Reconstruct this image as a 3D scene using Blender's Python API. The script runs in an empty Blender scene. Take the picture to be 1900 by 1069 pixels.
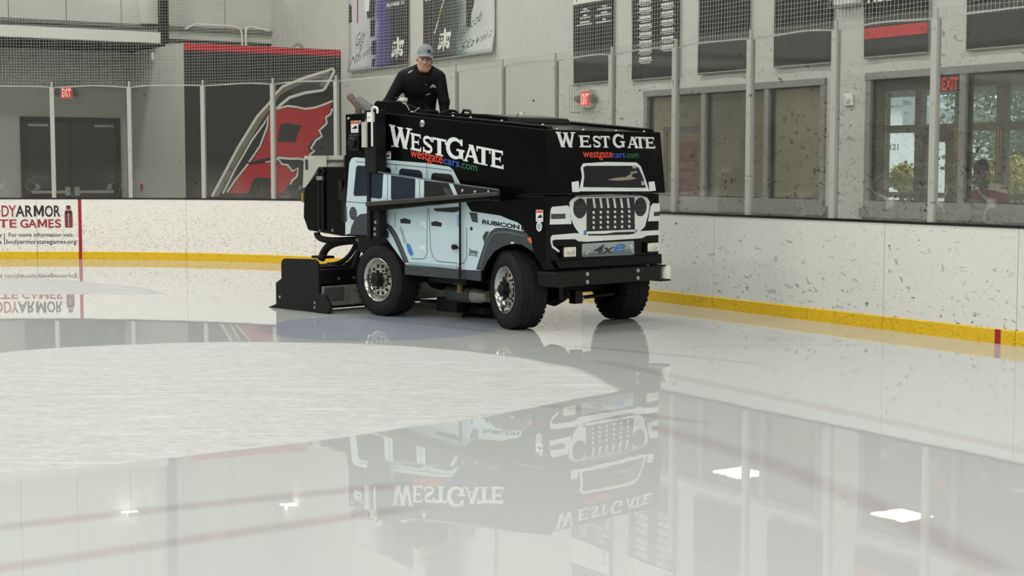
import bpy, math, random
import numpy as np
from mathutils import Vector, Matrix
random.seed(7)
SC = bpy.context.scene
COL = SC.collection

# ------------------------------------------------------------------ helpers
def lin(c):
    c /= 255.0
    return c / 12.92 if c <= 0.04045 else ((c + 0.055) / 1.055) ** 2.4
def rgb(r, g, b):
    return (lin(r), lin(g), lin(b), 1.0)

class NT:
    """small node-tree writer"""
    def __init__(self, m):
        self.t = m.node_tree; self.n = self.t.nodes; self.l = self.t.links
    def new(self, typ, **kw):
        nd = self.n.new(typ)
        for k, v in kw.items():
            if k == 'ins':
                for kk, vv in v.items():
                    if isinstance(vv, bpy.types.NodeSocket): self.l.new(vv, nd.inputs[kk])
                    else: nd.inputs[kk].default_value = vv
            else: setattr(nd, k, v)
        return nd
    def math(self, op, a, b=0.0, clamp=False):
        nd = self.n.new('ShaderNodeMath'); nd.operation = op; nd.use_clamp = clamp
        for i, v in enumerate((a, b)):
            if isinstance(v, bpy.types.NodeSocket): self.l.new(v, nd.inputs[i])
            else: nd.inputs[i].default_value = v
        return nd.outputs[0]
    def ramp(self, fac, pts):
        nd = self.n.new('ShaderNodeMapRange'); nd.clamp = True
        self.l.new(fac, nd.inputs[0])
        nd.inputs[1].default_value = pts[0]; nd.inputs[2].default_value = pts[1]
        nd.inputs[3].default_value = pts[2]; nd.inputs[4].default_value = pts[3]
        return nd.outputs[0]
    def mix(self, fac, a, b):
        nd = self.n.new('ShaderNodeMix'); nd.data_type = 'RGBA'
        for i, v in ((0, fac), (6, a), (7, b)):
            if isinstance(v, bpy.types.NodeSocket): self.l.new(v, nd.inputs[i])
            else: nd.inputs[i].default_value = v
        return nd.outputs[2]

def base_mat(name):
    m = bpy.data.materials.new(name); m.use_nodes = True
    return m, NT(m), m.node_tree.nodes['Principled BSDF']
MATS = {}
def mat(name, col, rough=0.5, metal=0.0, spec=0.5, var=0.06, scale=6.0, emit=0.0, bump=0.0, coat=0.0):
    """plain surface with a little procedural tone variation"""
    if name in MATS: return MATS[name]
    m, t, p = base_mat(name)
    c = rgb(*col)
    tc = t.new('ShaderNodeTexCoord')
    nz = t.new('ShaderNodeTexNoise', ins={'Vector': tc.outputs['Object'], 'Scale': scale, 'Detail': 4.0})
    f = t.ramp(nz.outputs[0], (0.3, 0.7, 0.0, 1.0))
    lo = tuple(x * (1 - var) for x in c[:3]) + (1,); hi = tuple(min(1, x * (1 + var)) for x in c[:3]) + (1,)
    t.l.new(t.mix(f, lo, hi), p.inputs['Base Color'])
    p.inputs['Roughness'].default_value = rough; p.inputs['Metallic'].default_value = metal
    p.inputs['Specular IOR Level'].default_value = spec
    if coat: p.inputs['Coat Weight'].default_value = coat
    if emit:
        p.inputs['Emission Color'].default_value = c; p.inputs['Emission Strength'].default_value = emit
    if bump:
        b = t.new('ShaderNodeBump', ins={'Height': nz.outputs[0], 'Strength': bump, 'Distance': 0.02})
        t.l.new(b.outputs[0], p.inputs['Normal'])
    MATS[name] = m
    return m

class MB:
    """collects faces and builds one mesh object"""
    def __init__(self): self.v = []; self.f = []; self.mi = []; self.uv = []; self.ch = []
    def add(self, vs, fs, mi=0, uv=None):
        b = len(self.v); self.v += [tuple(map(float, x)) for x in vs]; self.ch.append((b, len(vs), len(self.f), len(fs)))
        for k, f in enumerate(fs):
            self.f.append(tuple(b + i for i in f)); self.mi.append(mi)
            self.uv.append(None if uv is None else [uv[i] for i in f])
        return self
    def box(self, lo, hi, mi=0, M=None):
        x0, y0, z0 = lo; x1, y1, z1 = hi
        vs = [(x0,y0,z0),(x1,y0,z0),(x1,y1,z0),(x0,y1,z0),(x0,y0,z1),(x1,y0,z1),(x1,y1,z1),(x0,y1,z1)]
        if M is not None: vs = [M(*q) if callable(M) else tuple(M @ Vector(q)) for q in vs]
        return self.add(vs, [(0,3,2,1),(4,5,6,7),(0,1,5,4),(1,2,6,5),(2,3,7,6),(3,0,4,7)], mi)
    def prism(self, poly, fn, t0, t1, mi=0):
        """poly: 2D points, fn(u,v,t)->xyz, extruded t0..t1"""
        n = len(poly)
        vs = [fn(u, v, t0) for u, v in poly] + [fn(u, v, t1) for u, v in poly]
        fs = [tuple(range(n))[::-1], tuple(range(n, 2 * n))] + [(i, (i + 1) % n, n + (i + 1) % n, n + i) for i in range(n)]
        return self.add(vs, fs, mi)
    def flat(self, poly, fn, mi=0):
        return self.add([fn(u, v) for u, v in poly], [tuple(range(len(poly)))], mi)
    def tube(self, pts, r, n=8, mi=0, cap=True):
        pts = [Vector(q) for q in pts]; m = len(pts); vs = []; fs = []
        rr = r if isinstance(r, (list, tuple)) else [r] * m
        prev = None
        for i, q in enumerate(pts):
            tg = (pts[min(i + 1, m - 1)] - pts[max(i - 1, 0)]).normalized()
            if prev is None:
                a = Vector((0, 0, 1)) if abs(tg.z) < 0.9 else Vector((1, 0, 0))
                x = tg.cross(a).normalized()
            else:
                x = (prev - tg * prev.dot(tg)).normalized()
            prev = x; y = tg.cross(x)
            for k in range(n):
                an = 2 * math.pi * k / n
                vs.append(q + (x * math.cos(an) + y * math.sin(an)) * rr[i])
        for i in range(m - 1):
            for k in range(n):
                fs.append((i * n + k, i * n + (k + 1) % n, (i + 1) * n + (k + 1) % n, (i + 1) * n + k))
        if cap: fs += [tuple(range(n))[::-1], tuple(range((m - 1) * n, m * n))]
        return self.add(vs, fs, mi)
    def lathe(self, prof, fn, n=48, mi=0, close=False):
        """prof: (radius, axial); fn(x,y,axial)->xyz"""
        m = len(prof); vs = []; fs = []
        for r, a in prof:
            for k in range(n):
                an = 2 * math.pi * k / n
                vs.append(fn(r * math.cos(an), r * math.sin(an), a))
        for i in range(m - 1 if not close else m):
            j = (i + 1) % m
            for k in range(n):
                fs.append((i * n + k, i * n + (k + 1) % n, j * n + (k + 1) % n, j * n + k))
        return self.add(vs, fs, mi)
    def ribbon(self, pts, w, fn, mi=0):
        n = len(pts); ww = w if isinstance(w, (list, tuple)) else [w] * n; L = []; Rr = []
        for i in range(n):
            a = pts[max(i - 1, 0)]; b = pts[min(i + 1, n - 1)]
            dx, dy = b[0] - a[0], b[1] - a[1]; l = math.hypot(dx, dy) or 1
            nx, ny = -dy / l * ww[i] / 2, dx / l * ww[i] / 2
            L.append((pts[i][0] + nx, pts[i][1] + ny)); Rr.append((pts[i][0] - nx, pts[i][1] - ny))
        vs = [fn(*q) for q in L] + [fn(*q) for q in Rr]
        return self.add(vs, [(i, i + 1, n + i + 1, n + i) for i in range(n - 1)], mi)
    def each(self, names, mats, parent=None, **kw):
        """one object per added shape"""
        mats = mats if isinstance(mats, (list, tuple)) else [mats]; out = []
        for k, (vb, vn, fb, fn) in enumerate(self.ch):
            q = MB(); mi = self.mi[fb] if fn else 0
            q.add(self.v[vb:vb + vn], [tuple(i - vb for i in f) for f in self.f[fb:fb + fn]], 0)
            out.append(q.obj(names if isinstance(names, str) else names[k], mats[mi], parent, **kw))
        return out
    def obj(self, name, mats, parent=None, world=True, smooth=None, bevel=0.0, recalc=False):
        mats = mats if isinstance(mats, (list, tuple)) else [mats]
        v = np.array(self.v, float)
        if parent is None:
            lo, hi = v.min(0), v.max(0); org = np.array([(lo[0]+hi[0])/2, (lo[1]+hi[1])/2, lo[2]])
        elif world:
            pp = parent
            org = np.zeros(3)
            while pp is not None: org = org + np.array(pp.location); pp = pp.parent
        else: org = np.zeros(3)
        me = bpy.data.meshes.new(name)
        me.from_pydata((v - org).tolist(), [], self.f)
        for m in mats: me.materials.append(m)
        me.polygons.foreach_set('material_index', self.mi)
        if any(u is not None for u in self.uv):
            ul = me.uv_layers.new(name='UVMap'); k = 0
            for f, u in zip(self.f, self.uv):
                for i in range(len(f)):
                    ul.data[k].uv = u[i] if u is not None else (0, 0); k += 1
        if recalc:
            import bmesh
            bm = bmesh.new(); bm.from_mesh(me); bmesh.ops.recalc_face_normals(bm, faces=bm.faces); bm.to_mesh(me); bm.free()
        me.update()
        if smooth is not None:
            me.polygons.foreach_set('use_smooth', [True] * len(me.polygons))
            me.set_sharp_from_angle(angle=math.radians(smooth))
        o = bpy.data.objects.new(name, me); COL.objects.link(o)
        if parent is None: o.location = org
        else: o.parent = parent
        if bevel:
            b = o.modifiers.new('edges', 'BEVEL'); b.width = bevel; b.segments = 2; b.limit_method = 'ANGLE'
        return o

def tag(o, label=None, cat=None, group=None, kind=None):
    if label: o['label'] = label
    if cat: o['category'] = cat
    if group: o['group'] = group
    if kind: o['kind'] = kind
    return o
def empty(name, loc, rz=0.0):
    o = bpy.data.objects.new(name, None); COL.objects.link(o)
    o.location = loc; o.rotation_euler = (0, 0, rz); o.empty_display_size = 0.2
    return o
_txt = {}
def text2d(s, bold=0.0, shear=0.0, space=1.0):
    """outline mesh of a word in the built-in font: verts (2D), faces"""
    k = (s, bold, shear, space)
    if k in _txt: return _txt[k]
    cu = bpy.data.curves.new('tmp', 'FONT'); cu.body = s; cu.size = 1.0; cu.shear = shear; cu.offset = bold; cu.space_character = space
    cu.resolution_u = 4
    o = bpy.data.objects.new('tmp', cu); COL.objects.link(o)
    bpy.context.view_layer.update()
    dg = bpy.context.evaluated_depsgraph_get()
    me = bpy.data.meshes.new_from_object(o.evaluated_get(dg))
    vs = [(v.co.x, v.co.y) for v in me.vertices]; fs = [tuple(p.vertices) for p in me.polygons]
    bpy.data.objects.remove(o); bpy.data.curves.remove(cu); bpy.data.meshes.remove(me)
    _txt[k] = (vs, fs); return _txt[k]
def put_text(mb, s, x0, x1, y0, y1, fn, mi=0, bold=0.0, shear=0.0, slope=0.0, space=1.0):
    vs, fs = text2d(s, bold, shear, space)
    ax = min(v[0] for v in vs); bx = max(v[0] for v in vs); top = max(v[1] for v in vs)
    out = []
    for x, y in vs:
        u = x0 + (x - ax) / (bx - ax) * (x1 - x0); w = y0 + y / top * (y1 - y0) + slope * (u - x0)
        out.append(fn(u, w))
    mb.add(out, fs, mi)

# ------------------------------------------------------------------ rink frame: s runs along the right boards away from us, n points out of the rink
DX, DY = -0.52398591, 0.85172693
NX, NY = 0.85172693, 0.52398591
OFF, R0, S0 = 10.1785, 7.75, 18.4
def P(s, n, z): return (DX * s + NX * n, DY * s + NY * n, z)
CXY = P(S0, OFF - R0, 0)
def B(s, o, z):
    """point at path length s along the boards, o outward from the board face"""
    if s <= S0: return P(s, OFF + o, z)
    a = (s - S0) / R0; r = R0 + o
    if a > math.pi / 2: return P(S0 + r, OFF - R0 - (s - S0 - R0 * math.pi / 2), z)
    return (CXY[0] + r * (math.cos(a) * NX + math.sin(a) * DX), CXY[1] + r * (math.cos(a) * NY + math.sin(a) * DY), z)
def RW(w): return lambda s, z, t=0.0: P(s, w - t, z)      # on a plane parallel to the right wall
def EW(w): return lambda n, z, t=0.0: P(w - t, n, z)      # on a plane parallel to the end wall
WN = 11.78      # right wall plane
WE = 28.3       # end wall plane
BF = 25.05      # front of the team room block
def sweep(mb, sec, s0, s1, mi=0, step=0.25):
    """closed section [(o,z)] swept along the boards"""
    k = max(1, int(math.ceil((s1 - s0) / step))) if s1 > S0 else 1
    m = len(sec); vs = []; fs = []; uv = []
    for i in range(k + 1):
        s = s0 + (s1 - s0) * i / k
        for o, z in sec: vs.append(B(s, o, z)); uv.append((s, z))
    for i in range(k):
        for j in range(m):
            fs.append((i*m + j, i*m + (j+1) % m, (i+1)*m + (j+1) % m, (i+1)*m + j))
    fs += [tuple(range(m)), tuple(range(k*m, (k+1)*m))[::-1]]
    mb.add(vs, fs, mi, uv)

# ------------------------------------------------------------------ materials
def scuff_mat(name, base, mark, dens, scale, strength=0.8, zlo=0.1, zhi=1.0, layers=(), rough=0.35, streak=2.2, blotch=0.05):
    m, t, p = base_mat(name)
    uv = t.new('ShaderNodeUVMap')
    mp = t.new('ShaderNodeMapping', ins={'Vector': uv.outputs[0], 'Scale': (1.0, streak, 1.0)})
    wn = t.new('ShaderNodeTexNoise', ins={'Vector': mp.outputs[0], 'Scale': scale * 0.9, 'Detail': 2.0})
    wv = t.new('ShaderNodeVectorMath', operation='MULTIPLY_ADD', ins={0: wn.outputs['Color'], 1: (0.10, 0.16, 0), 2: mp.outputs[0]})
    vo = t.new('ShaderNodeTexVoronoi', ins={'Vector': wv.outputs[0], 'Scale': scale})
    sp = t.new('ShaderNodeSeparateColor', ins={0: vo.outputs['Color']})
    sx = t.new('ShaderNodeSeparateXYZ', ins={0: uv.outputs[0]})
    zz = t.ramp(sx.outputs[1], (zlo, zhi, 1.0, 0.35))
    cl = t.new('ShaderNodeTexNoise', ins={'Vector': uv.outputs[0], 'Scale': 1.6, 'Detail': 3.0})
    lim = t.math('MULTIPLY', t.math('MULTIPLY', zz, dens), t.ramp(cl.outputs[0], (0.3, 0.65, 0.5, 1.35)))
    pick = t.math('LESS_THAN', sp.outputs[0], lim)
    rad = t.ramp(sp.outputs[1], (0.0, 1.0, 0.06, 0.24))
    dot = t.ramp(t.math('SUBTRACT', rad, vo.outputs['Distance']), (0.0, 0.05, 0.0, 1.0))
    tone = t.ramp(sp.outputs[2], (0.0, 1.0, 0.3, 1.0))
    fac = t.math('MULTIPLY', t.math('MULTIPLY', pick, dot), t.math('MULTIPLY', tone, strength))
    for fs, f0, f1, fa, fst in layers:
        mq = t.new('ShaderNodeMapping', ins={'Vector': uv.outputs[0], 'Scale': (1.0, fst, 1.0), 'Rotation': (0, 0, 0.12)})
        v2 = t.new('ShaderNodeTexNoise', ins={'Vector': mq.outputs[0], 'Scale': fs, 'Detail': 2.0, 'Roughness': 0.5, 'Distortion': 0.9})
        v3 = t.new('ShaderNodeTexNoise', ins={'Vector': uv.outputs[0], 'Scale': fs * .33, 'Detail': 1.0})
        f2 = t.math('MULTIPLY', t.math('MULTIPLY', t.ramp(v2.outputs[0], (f0, f1, 0.0, fa)), zz), t.ramp(v3.outputs[0], (0.35, 0.6, 0.35, 1.0)))
        fac = t.math('MAXIMUM', fac, f2)
    nz = t.new('ShaderNodeTexNoise', ins={'Vector': uv.outputs[0], 'Scale': 2.2, 'Detail': 5.0})
    c = rgb(*base); lo = tuple(x * (1 - blotch) for x in c[:3]) + (1,)
    bc = t.mix(nz.outputs[0], lo, c)
    t.l.new(t.mix(fac, bc, rgb(*mark)), p.inputs['Base Color'])
    p.inputs['Roughness'].default_value = rough
    return m
def glass_mat(name, haze, dens, scale, dark=(40, 40, 38), scr=0.25):
    """thin sheet: clear, mirror-like at grazing angles, with a dull haze and puck marks"""
    m = bpy.data.materials.new(name); m.use_nodes = True; t = NT(m); t.n.remove(t.n['Principled BSDF'])
    out = t.n['Material Output']
    tr = t.new('ShaderNodeBsdfTransparent', ins={'Color': (0.965, 0.975, 0.965, 1)})
    gl = t.new('ShaderNodeBsdfGlossy', ins={'Roughness': 0.03, 'Color': (1, 1, 1, 1)})
    lw = t.new('ShaderNodeLayerWeight', ins={'Blend': 0.5})
    fr = t.math('ADD', t.math('MULTIPLY', t.math('POWER', lw.outputs['Facing'], 5.0), 0.8), 0.028)
    mx = t.new('ShaderNodeMixShader', ins={0: fr, 1: tr.outputs[0], 2: gl.outputs[0]})
    uv = t.new('ShaderNodeUVMap')
    wn = t.new('ShaderNodeTexNoise', ins={'Vector': uv.outputs[0], 'Scale': scale, 'Detail': 2.0})
    wv = t.new('ShaderNodeVectorMath', operation='MULTIPLY_ADD', ins={0: wn.outputs['Color'], 1: (0.16, 0.13, 0), 2: uv.outputs[0]})
    vo = t.new('ShaderNodeTexVoronoi', ins={'Vector': wv.outputs[0], 'Scale': scale})
    sp = t.new('ShaderNodeSeparateColor', ins={0: vo.outputs['Color']})
    sx = t.new('ShaderNodeSeparateXYZ', ins={0: uv.outputs[0]})
    cl = t.new('ShaderNodeTexNoise', ins={'Vector': uv.outputs[0], 'Scale': 1.3, 'Detail': 3.0})
    lim = t.math('MULTIPLY', t.math('MULTIPLY', t.ramp(sx.outputs[1], (1.3, 2.9, 1.0, 0.12)), dens), t.ramp(cl.outputs[0], (0.35, 0.65, 0.4, 1.5)))
    pick = t.math('LESS_THAN', sp.outputs[0], lim)
    rad = t.ramp(sp.outputs[1], (0.0, 1.0, 0.05, 0.25))
    dot = t.ramp(t.math('SUBTRACT', rad, vo.outputs['Distance']), (0.0, 0.05, 0.0, 0.75))
    fac = t.math('MULTIPLY', pick, dot)
    if dens > .1:
        n2 = t.new('ShaderNodeTexNoise', ins={'Vector': uv.outputs[0], 'Scale': 15.0, 'Detail': 2.0, 'Distortion': 1.6})
        n3 = t.new('ShaderNodeTexNoise', ins={'Vector': uv.outputs[0], 'Scale': 30.0, 'Detail': 2.0, 'Distortion': 1.2})
        dd = t.math('MULTIPLY', t.ramp(sx.outputs[1], (1.2, 2.9, 1.0, 0.3)), t.ramp(cl.outputs[0], (0.38, 0.62, 0.35, 1.0)))
        fac = t.math('MAXIMUM', fac, t.math('MULTIPLY', t.ramp(n2.outputs[0], (.665, .69, 0.0, .7)), dd))
        fac = t.math('MAXIMUM', fac, t.math('MULTIPLY', t.ramp(n3.outputs[0], (.66, .70, 0.0, .6)), dd))
    # thin pale scratches
    wv2 = t.new('ShaderNodeTexNoise', ins={'Vector': uv.outputs[0], 'Scale': 1.7, 'Detail': 1.0})
    sc = t.ramp(t.math('ABSOLUTE', t.math('SUBTRACT', wv2.outputs[0], 0.5)), (0.0, 0.004, scr, 0.0))
    low = t.ramp(sx.outputs[1], (1.0, 1.6, 1.0, 0.0))
    sc = t.math('MULTIPLY', sc, low)
    d1 = t.new('ShaderNodeBsdfDiffuse', ins={'Color': rgb(*dark)})
    d2 = t.new('ShaderNodeBsdfDiffuse', ins={'Color': rgb(222, 222, 210)})
    hz = t.math('ADD', t.math('ADD', haze, t.math('MULTIPLY', t.ramp(cl.outputs[0], (0.35, 0.7, 0.0, 0.06)), low)), sc)
    m1 = t.new('ShaderNodeMixShader', ins={0: hz, 1: mx.outputs[0], 2: d2.outputs[0]})
    m2 = t.new('ShaderNodeMixShader', ins={0: fac, 1: m1.outputs[0], 2: d1.outputs[0]})
    t.l.new(m2.outputs[0], out.inputs[0])
    return m

M_board = scuff_mat('board_white_dense_scuffs', (240, 235, 226), (66, 66, 68), 0.35, 18.0, 0.75, 0.1, 0.98, layers=((17.0, .565, .63, .55, 2.7), (34.0, .58, .66, .4, 2.2)))
M_board_r = scuff_mat('board_white_sparse_scuffs', (221, 222, 214), (60, 60, 62), 0.16, 12.0, 0.9, 0.1, 1.0, layers=((12.0, .64, .68, .75, 1.7), (25.0, .65, .69, .55, 1.5)), streak=1.3)
M_kick = scuff_mat('kick_yellow', (228, 186, 22), (120, 92, 20), 0.5, 14.0, 0.5, -1.0, 1.5, layers=((22.0, .5, .62, .55, 2.5), (50.0, .55, .62, .5, 2.0)), rough=0.4)
M_cap = mat('cap_black', (22, 22, 24), 0.4)
M_red = mat('stripe_red', (158, 26, 40), 0.4)
M_post = scuff_mat('post_aluminium', (176, 176, 168), (50, 50, 50), 0.5, 16.0, 0.8, 0.9, 2.9, rough=0.45, streak=1.0)
M_glass_l = glass_mat('rink_glass_clear', 0.012, 0.05, 15.0, scr=0.10)
M_glass_r = glass_mat('rink_glass_scuffed', 0.024, 0.16, 17.0, scr=0.22)
M_wglass = glass_mat('window_glass', 0.02, 0.0, 8.0, scr=0.0)
M_wall = mat('wall_paint_light', (196, 197, 188), 0.7, var=0.03, scale=1.2)
M_wallg = mat('wall_paint_grey', (176, 177, 168), 0.7, var=0.03, scale=1.5)
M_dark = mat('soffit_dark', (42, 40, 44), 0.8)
M_frame = mat('frame_grey', (138, 138, 132), 0.5, var=0.05, scale=12)
M_frame_d = mat('frame_dark_gasket', (34, 34, 34), 0.6)
M_door = mat('door_charcoal', (52, 52, 50), 0.45, var=0.12, scale=3)
M_steel = mat('brushed_steel', (190, 190, 186), 0.3, metal=0.9)
M_white = mat('white_plastic', (232, 232, 226), 0.45)
M_black = mat('black_paint', (7, 7, 8), 0.2, spec=0.16, var=0.15)
M_blackm = mat('black_matt', (10, 10, 11), 0.5, spec=0.3, var=0.2)
M_rubber = mat('tyre_rubber', (20, 20, 21), 0.75, spec=0.3, var=0.2, scale=20)
EXPOSURE = 0.0
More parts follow.
